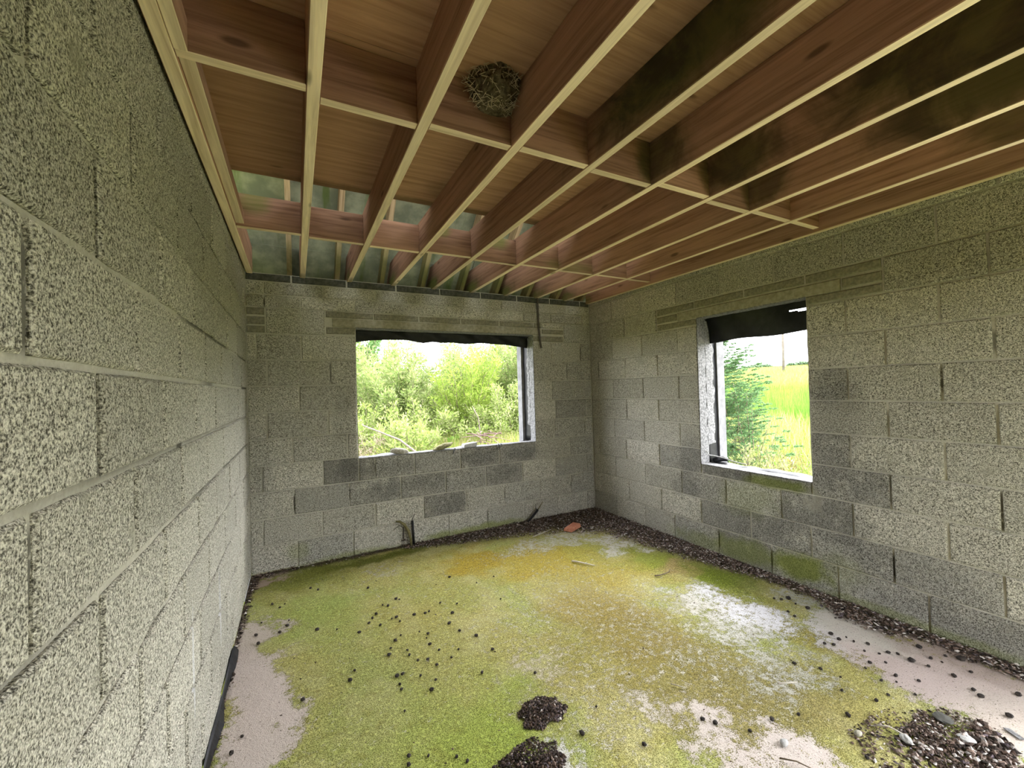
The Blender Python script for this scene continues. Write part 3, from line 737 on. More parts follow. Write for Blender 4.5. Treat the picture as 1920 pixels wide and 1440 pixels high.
# ------------------------------------------------------------------ litter (nobody could count it)
OCT = np.array([(1, 0, 0), (-1, 0, 0), (0, 1, 0), (0, -1, 0), (0, 0, 1), (0, 0, -1)], float)
OCF = np.array([(0, 2, 4), (2, 1, 4), (1, 3, 4), (3, 0, 4), (2, 0, 5), (1, 2, 5), (3, 1, 5), (0, 3, 5)])
PAL = np.array([(.028, .022, .018), (.055, .040, .033), (.10, .070, .055), (.17, .125, .10), (.27, .22, .19), (.52, .49, .46), (.11, .09, .10)])
def chips(name, P, lmin, lmax, flat, pal_w, label, cat, seed):
    r = np.random.default_rng(seed); n = len(P)
    L = r.uniform(lmin, lmax, n) * r.choice([1, 1, 1.6], n); Wd = L * r.uniform(.35, .8, n); Ht = L * r.uniform(flat * .6, flat * 1.4, n)
    th = r.uniform(0, 2 * np.pi, n); ti = r.uniform(-.35, .35, n)
    v = OCT[None] * np.stack([L, Wd, Ht], -1)[:, None, :] * r.uniform(.7, 1.3, (n, 6, 1))
    x = v[..., 0] * np.cos(ti)[:, None] - v[..., 2] * np.sin(ti)[:, None]; z = v[..., 0] * np.sin(ti)[:, None] + v[..., 2] * np.cos(ti)[:, None]; y = v[..., 1]
    X_ = x * np.cos(th)[:, None] - y * np.sin(th)[:, None]; Y_ = x * np.sin(th)[:, None] + y * np.cos(th)[:, None]
    V = np.stack([X_, Y_, z], -1) + P[:, None, :]; V[..., 2] += (Ht * .6)[:, None]
    V[..., 2] = np.maximum(V[..., 2], -.002); V[..., 0] = np.clip(V[..., 0], .004, W - .004); V[..., 1] = np.minimum(V[..., 1], -.004)
    F = (OCF[None] + (np.arange(n) * 6)[:, None, None]).reshape(-1, 3)
    o = mesh_obj(name, V.reshape(-1, 3), F, M_ATTR)
    add_colors(o, np.repeat(PAL[r.choice(len(PAL), n, p=np.array(pal_w) / sum(pal_w))] * r.uniform(.7, 1.35, (n, 1)), 6, 0))
    return tag(o, label, cat, kind='stuff')
def scatter(n, x0, x1, y0, y1, dens, seed):
    r = np.random.default_rng(seed); x = r.uniform(x0, x1, n); y = r.uniform(y0, y1, n)
    d = dens(x, y) * (.35 + 1.1 * fbm(x * 9, y * 9, seed=seed)); k = r.uniform(0, 1, n) < d
    return np.stack([x[k], y[k], np.full(k.sum(), .001)], -1)
MIX = (2.5, 3.5, 4, 4, 3.2, 2.4, 2)
pb = scatter(60000, .05, W, -1.15, 0, lambda x, y: debris_depth(x, y) * np.where(x < 1.25, .25, 1) * .8, 21); pb[:, 2] += .012 * RNG.random(len(pb)) * np.clip(debris_depth(pb[:, 0], pb[:, 1]), 0, 1)
chips('leaf_litter', pb, .004, .011, .28, MIX, 'dark crumbled leaf litter heaped along the wall under the wide window and into the corner', 'litter', 1)
pr = scatter(52000, 2.95, W, -5.1, -1.15, lambda x, y: debris_depth(x, y) * .85, 22); pr[:, 2] += .010 * RNG.random(len(pr))
chips('leaf_litter', pr, .004, .010, .28, MIX, 'dark crumbled litter strewn along the foot of the wall with the tall window', 'litter', 2)
pl = scatter(16000, 0, .16, -5.1, 0, lambda x, y: debris_depth(x, y) * .55, 23)
chips('leaf_litter', pl, .005, .012, .3, (4, 4, 3, 2, 1, .5, 1), 'thin dark line of litter along the foot of the windowless wall', 'litter', 3)
ps = scatter(1500, .2, 3.5, -4.8, -.2, lambda x, y: np.clip(.15 + .5 * fbm(x * 2.3, y * 2.3, seed=3), 0, 1) * .6, 24)
chips('loose_crumbs', ps, .002, .0055, .35, (3, 3, 2, 2, 2, 3, 1), 'tiny crumbs and flakes sprinkled over the mossy floor', 'crumbs', 4)
def heap(cx, cy, rx, ry, h, n, label, seed, lm=.0035, lx=.0075, w=(5, 5, 3, 1.5, .8, .5, 2)):
    r = np.random.default_rng(seed); a = r.uniform(0, 2 * np.pi, n); rad = np.sqrt(r.uniform(0, 1.15, n)) * (1 + .35 * (fbm(np.cos(a) * 2 + 5, np.sin(a) * 2 + 5, seed=seed) - .5) * 2)
    P = np.stack([cx + rx * rad * np.cos(a), cy + ry * rad * np.sin(a), h * np.clip(1 - rad ** 2, 0, 1) * r.uniform(.2, 1, n) + .001], -1)
    chips('droppings_heap', P, lm, lx, .45, w, label, 'droppings', seed)
heap(1.335, -2.425, .105, .085, .020, 1900, 'round heap of dark dry droppings on bright green moss, the one nearer the wide window', 31)
heap(1.15, -2.64, .15, .10, .020, 2200, 'dark heap of dry droppings on bright green moss, the one farther from the wide window', 32)
heap(2.70, -3.40, .20, .15, .016, 1500, 'loose heap of dark droppings, chips and pale flakes towards the tall-window wall', 33, .004, .012, (4, 4, 4, 3, 2, 2.2, 1))
heap(2.55, -3.28, .22, .12, .008, 420, 'thin spread of chips trailing off the loose droppings heap', 34, .004, .011, (3, 3, 4, 3, 2, 2.2, 1))

# ------------------------------------------------------------------ single droppings
PELLETS = [(0.18,-0.64),(0.26,-0.68),(0.29,-0.94),(0.23,-0.72),(0.28,-1.01),(0.24,-1.07),(0.13,-0.88),(0.11,-1.03),(0.56,-1.22),(0.45,-1.16),(0.75,-1.25),(0.68,-1.33),(0.78,-1.20),(0.81,-1.31),(0.89,-1.27),(0.92,-1.27),(0.93,-1.33),(0.90,-1.49),(0.86,-1.53),(1.01,-1.51),(1.05,-1.56),(1.03,-1.60),(1.03,-1.67),(0.82,-1.59),(0.80,-1.65),(0.90,-1.66),(0.90,-1.71),(1.06,-1.75),(0.93,-1.78),(0.98,-1.80),(1.01,-1.87),(1.16,-1.80),(1.10,-1.85),(1.23,-1.63),(1.20,-1.52),(1.30,-1.73),(1.33,-1.90),(0.61,-1.69),(0.58,-1.76),(0.80,-1.85),(0.83,-1.85),(0.80,-1.92),(0.80,-1.96),(0.91,-1.91),(0.97,-1.98),(0.93,-2.04),(1.20,-2.05),(0.78,-2.11),(0.36,-1.79),(1.44,-2.19),(1.57,-2.53),(1.42,-2.62),(0.74,-2.36),(0.73,-2.40),(0.81,-2.40),(0.91,-2.46),(0.94,-2.50),(0.82,-0.74),(0.97,-1.02),(0.99,-1.04),(0.87,-1.06),(0.90,-1.09),(0.81,-1.16),(1.03,-1.30),(1.10,-1.32),(1.13,-1.31),(1.23,-1.24),(1.33,-1.31),(1.26,-1.41),(1.57,-1.09),(1.62,-1.41),(1.73,-1.06),(1.42,-0.89),(0.43,-0.51),(0.48,-0.57),(0.12,-1.90),(0.09,-1.98),(0.13,-1.14),(3.24,-2.37),(3.27,-2.40),(3.32,-2.42),(3.29,-2.48),(3.30,-2.55),(3.15,-2.51),(3.13,-2.56),(3.11,-2.77),(3.09,-2.82),(3.15,-2.83),(3.14,-2.87),(2.98,-2.80),(3.01,-2.83),(3.18,-2.92),(3.09,-2.94),(3.13,-2.99),(3.18,-3.01),(3.21,-3.04),(3.00,-3.00),(3.07,-3.04),(3.20,-3.10),(3.31,-3.14),(3.32,-3.18),(3.22,-3.16),(3.40,-3.17),(3.43,-3.22),(3.38,-3.07),(2.99,-3.11),(2.89,-3.09),(2.93,-3.01),(2.91,-3.21),(3.04,-3.18),(2.80,-3.15),(2.71,-3.14),(2.94,-3.13),(3.23,-3.25),(3.18,-3.33),(3.15,-3.36),(3.34,-3.28),(2.65,-3.03),(2.75,-2.98),(2.66,-2.81),(2.73,-2.90),(2.50,-3.12),(2.32,-3.01),(2.05,-2.96),(1.96,-2.86),(1.61,-2.79),(1.93,-2.82),(2.19,-2.97),(2.87,-3.51),(3.09,-3.46),(3.31,-3.44),(2.32,-3.26)]
def lump_mesh(name, seed, sub, rad, amp, mat, freq=2.2):
    import bmesh
    bmq = bmesh.new(); bmesh.ops.create_icosphere(bmq, subdivisions=sub, radius=1.0)
    co = np.array([v.co[:] for v in bmq.verts]); nn = fbm(co[:, 0] * freq + 9, co[:, 1] * freq + 9, co[:, 2] * freq + 9, seed=seed, octv=3)
    for v, k in zip(bmq.verts, nn):
        v.co = Vector((v.co.x * rad[0], v.co.y * rad[1], v.co.z * rad[2])) * (1 + amp * (k - .5) * 2)
    me = bpy.data.meshes.new(name); bmq.to_mesh(me); bmq.free(); me.materials.append(mat)
    return me
M_PELLET = simple_mat('dry_dropping', (0.016, 0.014, 0.013), (0.05, 0.042, 0.036), 90, 0.85, 0.2, 0.3)
pm = [lump_mesh('dropping', s, 2, (.011, .0085, .007), .35, M_PELLET, 2.6) for s in range(4)]
for i, (x, y) in enumerate(PELLETS):
    s = random.uniform(.55, 1.25) * (1.35 if x > 2.7 and random.random() < .35 else 1)
    o = bpy.data.objects.new('dropping', pm[i % 4]); o.scale = (s, s * random.uniform(.8, 1.2), s)
    o.rotation_euler = (0, 0, random.uniform(0, 6.28)); o.location = (x, y, floor_z(x, y) + .0045 * s)
    link(o)
    tag(o, 'single dark dry dropping lying loose on the concrete floor', 'dropping', 'droppings scattered singly over the floor')

# ------------------------------------------------------------------ small things on the floor
def lump(name, loc, rad, seed, mat, label, cat, rot=(0, 0, 0), amp=.3, sub=3, freq=1.6, group=None):
    o = bpy.data.objects.new(name, lump_mesh(name, seed, sub, rad, amp, mat, freq)); o.location = loc; o.rotation_euler = rot
    link(o); return tag(o, label, cat, group)
M_RED = simple_mat('red_brick', (0.36, 0.13, 0.075), (0.48, 0.23, 0.15), 40, 0.95, 0.1, 0.5)
M_STONE = simple_mat('pale_rubble', (0.26, 0.25, 0.19), (0.50, 0.48, 0.40), 35, 0.95, 0.1, 0.8, 0.008)
M_STONE2 = simple_mat('mossy_rubble', (0.13, 0.13, 0.055), (0.30, 0.28, 0.16), 35, 0.95, 0.1, 0.8, 0.008)
M_GREYST = simple_mat('grey_stone', (0.30, 0.30, 0.29), (0.50, 0.50, 0.48), 60, 0.9, 0.1, 0.5)
bv, bf = box_vf(-.105, .105, -.05, .05, 0, .035)
bv = [(x * (1 if z == 0 else .92) + .012 * math.sin(31 * x + 7 * y), y * (1 if z == 0 else .85) + .01 * math.sin(19 * x), z + (.008 * math.sin(23 * x) if z else 0)) for x, y, z in bv]
o = mesh_obj('brick_fragment', bv, bf, M_RED, loc=(2.90, -.50, .009)); o.rotation_euler = (0, 0, .35)
bmod = o.modifiers.new('bevel', 'BEVEL'); bmod.width = .006; bmod.segments = 2
tag(o, 'broken red brick fragment lying in the corner litter', 'brick')
lump('pebble', (2.106, -3.068, .010), (.020, .014, .011), 51, M_GREYST, 'rounded pale grey pebble at the edge of a bare concrete patch', 'stone', amp=.15)
lump('pebble', (2.42, -3.19, .008), (.018, .013, .010), 52, M_STONE, 'small pale stone on brown moss beside the loose droppings heap', 'stone', amp=.2)
lump('stone_chip', (2.55, -3.30, .012), (.030, .018, .012), 53, M_GREYST, 'white stone chip in the thin spread of wood chips', 'stone', (0, .2, .8), .35)
lump('stone_chip', (2.75, -3.42, .018), (.032, .026, .008), 54, M_GREYST, 'broad flat pale stone chip topping the loose droppings heap', 'stone', (0, .1, .3), .3)
lump('slate_piece', (2.82, -3.33, .012), (.045, .032, .007), 55, simple_mat('dark_slate', (.06, .06, .05), (.10, .10, .09), 30), 'flat dark slate piece beside the loose droppings heap', 'slate', (0, .1, .5), .3)
M_PALEWOOD = simple_mat('bleached_wood', (0.42, 0.38, 0.32), (0.60, 0.56, 0.48), 40)
def twig(loc_pts, rad, label, mat=M_PALEWOOD, cat='twig', n=7):
    k = len(loc_pts)
    o = tube('twig', loc_pts, [rad * (1 - .5 * i / (k - 1)) for i in range(k)], mat, n=n)
    return tag(o, label, cat)
twig([(2.80, -1.72, .012), (2.84, -1.735, .014), (2.90, -1.735, .014), (2.95, -1.725, .013), (2.99, -1.70, .012)], .006, 'curved brown twig on green moss before the tall window', M_BARK)
twig([(2.42, -1.16, .012), (2.46, -1.23, .015), (2.50, -1.29, .012), (2.53, -1.33, .011)], .008, 'pale whitish stick on ochre moss in the middle of the floor')
twig([(2.43, -2.86, .010), (2.47, -2.88, .011), (2.52, -2.90, .010)], .0045, 'short pale splinter lying on grey flaking concrete')
twig([(2.53, -3.21, .012), (2.56, -3.24, .016), (2.57, -3.29, .012)], .004, 'bent pale straw beside the thin spread of chips')
twig([(2.02, -3.10, .009), (2.06, -3.14, .010), (2.08, -3.19, .009), (2.11, -3.23, .009)], .003, 'thin dark stem on a bare concrete patch by the grey pebble', M_BARK)
twig([(2.42, -.50, .018), (2.55, -.47, .022), (2.68, -.42, .020)], .005, 'thin pale stick on the litter under the wide window')
twig([(3.10, -.78, .022), (3.20, -.80, .026), (3.32, -.80, .022)], .007, 'dark weathered stick on the corner litter near the brick fragment', M_BARK)
twig([(1.98, -2.60, .008), (2.02, -2.66, .009)], .003, 'tiny dark stalk on brown moss')
bv, bf = box_vf(-.028, .028, -.011, .011, 0, .003)
o = mesh_obj('paper_scrap', [(x, y + .006 * math.sin(80 * x), z + .006 * math.cos(60 * x)) for x, y, z in bv], bf, M_PALE, loc=(2.97, -3.50, .004)); o.rotation_euler = (0, 0, .9)
tag(o, 'small white scrap lying on bare concrete near the litter strip', 'scrap')

# black plastic edge standing up between floor and windowless wall
nst = 40; V, F = [], []
for i in range(nst + 1):
    y = -1.15 - 3.6 * i / nst; d = .012 + .010 * math.sin(i * 1.1) + .008 * random.random()
    V += [(.006, y, .0), (.006, y, .035 + .008 * math.sin(i * .9)), (.010 + d * .3, y, .030 + .008 * math.sin(i * .9)), (.012 + d, y, .003)]
for i in range(nst):
    for j in range(4): a, b = i * 4 + j, i * 4 + (j + 1) % 4; F.append((a, b, b + 4, a + 4))
F += [(0, 1, 2, 3), tuple(nst * 4 + j for j in (3, 2, 1, 0))]
o = mesh_obj('plastic_strip', V, F, M_BLACK); tag(o, 'black plastic strip curling up along the foot of the windowless wall', 'membrane')

# ------------------------------------------------------------------ pipes, wires, strap
p1 = tag(empty('conduit_pipe', (1.345, -.045, 0)), 'upright black conduit pipe with a bent wire, standing at the wall under the wide window', 'pipe')
def sub(parent, o):
    o.parent = parent; o.matrix_parent_inverse = Matrix.Translation(parent.location).inverted(); return o
sub(p1, tube('pipe', [(1.348, -.04, -.002), (1.342, -.05, .12), (1.336, -.055, .245)], .0125, M_BLACK, n=12))
sub(p1, tube('wire', [(1.336, -.055, .235), (1.338, -.055, .262), (1.350, -.05, .280), (1.362, -.045, .298), (1.366, -.045, .305)], .0035, M_IRON, n=6))
M_OLIVE = simple_mat('olive_hose', (0.10, 0.09, 0.035), (0.17, 0.15, 0.07), 40, 0.7)
o = tube('flexible_hose', [(1.322, -.052, .0), (1.317, -.05, .07), (1.300, -.045, .15), (1.265, -.035, .215), (1.22, -.03, .25), (1.185, -.03, .255)], [.011, .013, .014, .013, .011, .007], M_OLIVE, n=10)
tag(o, 'olive flexible hose end arching beside the upright black pipe', 'hose')
hk = tag(empty('wall_hook', (1.257, -.008, .05)), 'thin dark bolt hanging on the wall beside the olive hose', 'hook')
sub(hk, tube('rod', [(1.257, -.009, .185), (1.257, -.012, .12), (1.256, -.011, .07)], .0042, M_IRON, n=6))
sub(hk, tube('foot_plate', [(1.236, -.010, .062), (1.256, -.018, .058), (1.272, -.010, .064)], .008, M_IRON, n=6))
sub(hk, tube('loose_wire', [(1.257, -.009, .183), (1.22, -.012, .205), (1.18, -.012, .185), (1.165, -.010, .165)], .0022, M_IRON, n=5))
p2 = tag(empty('conduit_pipe', (2.61, -.05, 0)), 'slanting black conduit pipe with two wires, leaning in the litter near the corner', 'pipe')
sub(p2, tube('pipe', [(2.605, -.055, -.002), (2.68, -.055, .06), (2.752, -.055, .125)], .0135, M_BLACK, n=12))
sub(p2, tube('wire', [(2.745, -.055, .118), (2.79, -.05, .165), (2.825, -.045, .205)], [.006, .005, .0025], M_OLIVE, n=6))
sub(p2, tube('wire', [(2.735, -.055, .112), (2.728, -.05, .15), (2.735, -.04, .19)], [.005, .004, .002], M_IRON, n=6))
st = tag(empty('metal_strap', (2.86, -.02, 2.5)), 'dark steel tie strap hanging down the wall beside the wide window', 'strap')
V, F = [], []
sp = [(2.838, -.030, 2.62), (2.845, -.026, 2.50), (2.852, -.02, 2.36), (2.858, -.018, 2.20), (2.868, -.018, 2.06), (2.880, -.020, 1.955)]
for x, y, z in sp: V += [(x - .011, y, z), (x + .011, y, z), (x + .011, y + .003, z), (x - .011, y + .003, z)]
for i in range(len(sp) - 1):
    for j in range(4): a, b = i * 4 + j, i * 4 + (j + 1) % 4; F.append((a, b, b + 4, a + 4))
F += [(3, 2, 1, 0), tuple((len(sp) - 1) * 4 + j for j in range(4))]
sub(st, mesh_obj('strap', V, F, M_IRON))
M_HOLE = simple_mat('strap_hole', (0.17, 0.16, 0.13))
for z in (2.0, 2.09, 2.18, 2.27, 2.36, 2.45):
    x = np.interp(z, [1.955, 2.06, 2.2, 2.36, 2.5], [2.88, 2.868, 2.858, 2.852, 2.845]); sub(st, tube('nail_hole', [(x, -.0275, z), (x, -.014, z)], .0028, M_HOLE, n=6))

# ------------------------------------------------------------------ bird's nest on the nogging
M_MUD = simple_mat('dried_mud', (0.055, 0.045, 0.032), (0.17, 0.145, 0.10), 55, 0.98, 0.05, 1.0, 0.012)
nest = tag(empty('bird_nest', (1.115, -2.60, 2.65)), "swallow's mud and straw nest stuck to the ceiling timbers", 'nest')
nv, nf = [], []; NA, NB = 30, 16
cx, cy, cz = 1.105, -2.548, 2.735
for b in range(NB + 1):
    for a in range(NA):
        th = math.pi + math.pi * a / (NA - 1) if NA > 1 else 0; ph = b / NB
        if ph < .7:                                    # outside of the cup, from the bottom to the rim
            f = ph / .7; r = math.sin(f * math.pi / 2) ** .6; zz = -.10 + .125 * f ** 1.5
        else:                                          # inside hollow
            f = (ph - .7) / .3; r = 1.0 - .16 - .75 * f; zz = .025 - .07 * f
        k = 1 + .28 * (float(fbm(np.array(math.cos(th) * 5 + 3), np.array(math.sin(th) * 5 + 3), np.array(zz * 45), seed=61, octv=3)) - .5) * 2
        nv.append((cx + .113 * r * k * math.cos(th), cy + .13 * r * k * math.sin(th), cz + zz * (1 + .12 * (k - 1))))
for b in range(NB):
    for a in range(NA - 1): i = b * NA + a; nf.append((i, i + 1, i + NA + 1, i + NA))
for b in range(NB): nf.append((b * NA + NA - 1, b * NA, (b + 1) * NA, (b + 1) * NA + NA - 1))
sub(nest, mesh_obj('mud_cup', nv, nf, M_MUD))
M_STRAW = simple_mat('straw', (0.34, 0.29, 0.20), (0.55, 0.49, 0.37), 20)
sv, sf = [], []
for k in range(170):
    th = random.uniform(math.pi * 1.02, math.pi * 1.98); f = random.uniform(.15, 1); r = math.sin(f * math.pi / 2) ** .6 * 1.04
    c = Vector((cx + .113 * r * math.cos(th), cy + .13 * r * math.sin(th), cz - .10 + .125 * f ** 1.5))
    d = Vector((random.uniform(-1, 1), random.uniform(-.5, .3), random.uniform(-1, .6))).normalized() * random.uniform(.012, .035)
    v, ff = tube_vf([c - d, c, c + d], .0012, 4); o_ = len(sv); sv += v; sf += [tuple(i + o_ for i in q) for q in ff]
tag(sub(nest, mesh_obj('straw', sv, sf, M_STRAW)), kind='stuff')

# ------------------------------------------------------------------ window openings: membranes and rubble
def sheet(name, f, us, vs, mat, label, cat='membrane', skip=None, thick=.0025):
    V = [f(u, v) for u in us for v in vs]; n = len(vs); F = []
    for i in range(len(us) - 1):
        for j in range(n - 1):
            if skip and skip((us[i] + us[i + 1]) / 2, (vs[j] + vs[j + 1]) / 2): continue
            a = i * n + j; F.append((a, a + n, a + n + 1, a + 1))
    o = mesh_obj(name, V, F, mat, smooth=True)
    s = o.modifiers.new('solid', 'SOLIDIFY'); s.thickness = thick
    return tag(o, label, cat)
bx = [.87, 1.02, 1.19, 1.374, 1.544, 1.645, 1.747, 1.865, 2.013, 2.21, 2.473, 2.70, 2.78]; bz = [1.985, 2.007, 2.017, 2.018, 1.995, 2.01, 2.0, 2.007, 1.994, 2.012, 1.998, 1.977, 1.965]
sheet('plastic_sheet', lambda u, v: (u, .118 + .03 * (1 - v) * (.6 + .4 * math.sin(u * 9)) + .008 * math.sin(u * 17 + v * 4), 2.106 + (np.interp(u, bx, bz) - 2.106) * (1 - v)), list(np.linspace(.869, 2.778, 60)), list(np.linspace(0, 1, 8)), M_BLACK, 'black plastic sheet sagging across the head of the wide window')
# tall window: a deeper sheet with a bright tear near one end
uu = list(np.linspace(1.545, 2.444, 46)); vv = list(np.linspace(0, 1, 25))
def tear(u, v):
    if u < 2.255: return False
    h = .010 + .026 * math.sin((u - 2.255) / .19 * 2.2) ** 1; return abs(v - (.735 - .06 * (u - 2.25) / .19)) < h
sheet('plastic_sheet', lambda u, v: (W + .125 + .035 * (1 - v) + .006 * math.sin(u * 13 + 3 * v), -u, 2.092 - .226 * (1 - v) + .006 * math.sin(u * 11) * (1 - v)), uu, vv, M_BLACK, 'black plastic sheet with a bright tear across the head of the tall window', skip=tear)
sheet('plastic_strip', lambda u, v: (H1[1] + .006 - .003 * v + .002 * math.sin(u * 13), .105 + .139 * v, u), list(np.linspace(.89, 2.10, 24)), list(np.linspace(0, 1, 5)), M_BLACK, 'black damp-proof strip standing in the side jamb of the wide window')
sheet('plastic_strip', lambda u, v: (W + .105 + .139 * v, -H2[0] + .006 - .002 * v + .002 * math.sin(u * 15), u), list(np.linspace(.77, 2.085, 24)), list(np.linspace(0, 1, 5)), M_BLACK, 'black damp-proof strip standing in the side jamb of the tall window')
sheet('plastic_strip', lambda u, v: (u, .105 + .138 * v, .868 + .010 * math.sin(u * 7) * v + .006 * math.sin(u * 23)), list(np.linspace(.872, 2.772, 40)), list(np.linspace(0, 1, 4)), M_BLACK, 'black damp-proof strip laid along the sill of the wide window')
sheet('plastic_strip', lambda u, v: (W + .098 + .145 * v, -u, .760 + .022 * math.sin(v * 3.1) * (.6 + .4 * math.sin(u * 9 + 1)) + .004 * math.sin(u * 31)), list(np.linspace(1.56, 2.44, 40)), list(np.linspace(0, 1, 8)), M_BLACK, 'crumpled black plastic strip along the sill of the tall window')
o = tube('plastic_roll', [(W + .115, -1.585, .79), (W + .15, -1.60, .80), (W + .185, -1.63, .805), (W + .20, -1.66, .80)], [.022, .026, .024, .018], M_BLACK, n=10)
tag(o, 'small black plastic roll in the sill corner of the tall window', 'plastic')
o = tube('cable', [(W + .06, -1.548, .88), (W + .08, -1.565, .84), (W + .12, -1.60, .832), (W + .16, -1.66, .815), (W + .17, -1.75, .795), (W + .165, -1.86, .788)], .004, M_GREYST, n=6)
tag(o, 'thin grey cable trailing over the sill of the tall window', 'cable')
zs_ = H1[2] + .004
lump('rubble_piece', (1.255, .050, zs_ + .024), (.092, .045, .033), 71, M_STONE, 'pale wedge of rubble on the sill of the wide window', 'stone', (0, .18, -.1), .32, 3, 1.3)
lump('rubble_piece', (1.70, .055, zs_ + .030), (.115, .042, .030), 78, M_STONE2, 'mossy slanted lump of rubble on the sill of the wide window', 'stone', (0, -.24, .15), .38, 3, 1.5)
bv, bf = box_vf(-.075, .075, -.04, .04, 0, .042)
o = mesh_obj('rubble_piece', [(x + .008 * math.sin(50 * z + 9 * y), y, z + (.006 * math.sin(25 * x) if z else 0)) for x, y, z in bv], bf, M_GREYST, loc=(1.985, .05, zs_)); o.rotation_euler = (0, 0, .08)
b_ = o.modifiers.new('bevel', 'BEVEL'); b_.width = .008; b_.segments = 2
tag(o, 'squarish grey rubble piece on the sill of the wide window', 'stone')
def drip(x):
    ps = [(x + .01, .0, zs_), (x, -.010, zs_ - .006), (x - .01, -.012, zs_ - .03), (x - .016, -.009, zs_ - .05)]
    o = tube('mortar_drip', ps, [.010, .011, .008, .003], M_PALE, n=7); o.parent = wall_b
drip(1.80); drip(2.30); drip(2.33)

# ------------------------------------------------------------------ outside: land, grass, shrubs
def terr(x, y):
    x = np.asarray(x, float); y = np.asarray(y, float)
    return np.interp(x, [5, 12, 25, 45, 60, 100, 170], [-.32, -.02, .8, 2.3, 3.1, 4.35, 6.0]) + .03 * np.maximum(y - 4, 0) * (x < 5.0) + .10 * (fbm(x * .35, y * .35, seed=91) - .5)
gxs = np.concatenate([np.linspace(-40, -1, 14), np.linspace(0, 20, 50), np.linspace(22, 60, 24), np.linspace(65, 170, 22)])
gys = np.concatenate([np.linspace(-60, -8, 14), np.linspace(-7, 16, 50), np.linspace(18, 60, 24), np.linspace(65, 150, 16)])
GX, GY = np.meshgrid(gxs, gys, indexing='ij'); GZ = terr(GX, GY)
inside = (GX > -.3) & (GX < W + .3) & (GY > ROOM_Y - .3) & (GY < .3); GZ[inside] = -.4
gi = np.arange((len(gxs) - 1) * (len(gys) - 1)); ga = (gi // (len(gys) - 1)) * len(gys) + gi % (len(gys) - 1); nY = len(gys)
def ground_mat():
    t = NT('meadow', 1.0, 0.0); pos = t.pos()
    n = t.noise(t.scaled(pos, (.25, .9, .5)), 1.0, 5, 0.65); f = t.noise(pos, 3, 4, 0.7)
    c = t.mix(t.step(n, .38, .62), (.085, .12, .012), (.16, .165, .020)); c = t.mix(t.math('MULTIPLY', t.step(f, .5, .7), .5), c, (.19, .18, .04))
    return t.color(c)
ground = mesh_obj('ground', np.stack([GX, GY, GZ], -1).reshape(-1, 3), np.stack([ga, ga + nY, ga + nY + 1, ga + 1], -1), ground_mat(), smooth=True)
tag(ground, kind='structure')

M_YARD = simple_mat('pale_gravel_yard', (.36, .34, .30), (.48, .46, .42), 12, .95, .1, .5)  # pale ground added out of view, bouncing daylight up into the room
yv, yf = box_vf(W + .36, 8.5, -9.5, -3.2, -.45, -.06)
tag(mesh_obj('ground_yard', yv, yf, M_YARD), kind='structure')  # pale ground added out of view, to bounce daylight into the room
def blades(name, x, y, hmin, hmax, wd, pal, label, seed, lean=.35, cat='grass'):
    r = np.random.default_rng(seed); n = len(x); z = terr(x, y)
    h = r.uniform(hmin, hmax, n); th = r.uniform(0, 2 * np.pi, n); ln = r.uniform(.05, lean, n) * h; ph = r.uniform(0, 2 * np.pi, n)
    w = r.uniform(.6, 1.3, n) * wd
    ax, ay = np.cos(th), np.sin(th); bx_, by_ = np.cos(ph), np.sin(ph)
    V = np.zeros((n, 5, 3))
    for k, (hf, lf, wf) in enumerate([(0, 0, -1), (0, 0, 1), (.55, .3, -.7), (.55, .3, .7), (1, 1, 0)]):
        V[:, k, 0] = x + bx_ * ln * lf + ax * w * wf; V[:, k, 1] = y + by_ * ln * lf + ay * w * wf; V[:, k, 2] = z + h * hf
    base = (np.arange(n) * 5)[:, None]
    F = np.concatenate([base + np.array([[0, 1, 3]]), base + np.array([[0, 3, 2]]), base + np.array([[2, 3, 4]])], 0)
    o = mesh_obj(name, V.reshape(-1, 3), F, M_LEAF)
    pal = np.array(pal) * .8; add_colors(o, np.repeat(pal[r.integers(0, len(pal), n)] * r.uniform(.75, 1.25, (n, 1)), 5, 0))
    return tag(o, label, cat, kind='stuff')
PG = [(.22, .30, .04), (.28, .32, .06), (.34, .34, .10), (.16, .26, .03)]
def rect(n, x0, x1, y0, y1, seed):
    r = np.random.default_rng(seed); return r.uniform(x0, x1, n), r.uniform(y0, y1, n)
x, y = rect(13000, -1.5, 4.2, .8, 6.5, 101)
blades('tall_grass', x, y, .45, 1.05, .008, PG + [(.42, .38, .2), (.36, .30, .16)], 'tall seeding grass outside the wide window', 101)
x, y = rect(34000, 4.4, 12, -4.5, 5, 102); k_ = (y > -3.15) | (x > 8.6); x, y = x[k_], y[k_]
blades('tall_grass', x, y, .35, .85, .007, PG + [(.42, .38, .2), (.30, .33, .14)], 'tall weedy grass just outside the tall window', 102)
r_ = np.random.default_rng(103); cxs = r_.uniform(13.2, 26, 170); cys = -4.1 + (cxs - .36) * r_.uniform(.35, .95, 170)
x = np.repeat(cxs, 110) + r_.normal(0, .28, 170 * 110); y = np.repeat(cys, 110) + r_.normal(0, .28, 170 * 110)
blades('rushes', x, y, .5, .95, .008, [(.10, .24, .03), (.14, .28, .04), (.20, .30, .05)], 'green rush clumps across the middle of the meadow', 103, .2, 'rushes')
x = r_.uniform(27.5, 75, 30000); y = -4.1 + (x - .36) * r_.uniform(.35, .95, 30000)
blades('meadow_grass', x, y, .25, .6, .03, [(.27, .30, .07), (.31, .32, .09), (.22, .28, .06)], 'yellow-green meadow grass running to the horizon', 104, .5)

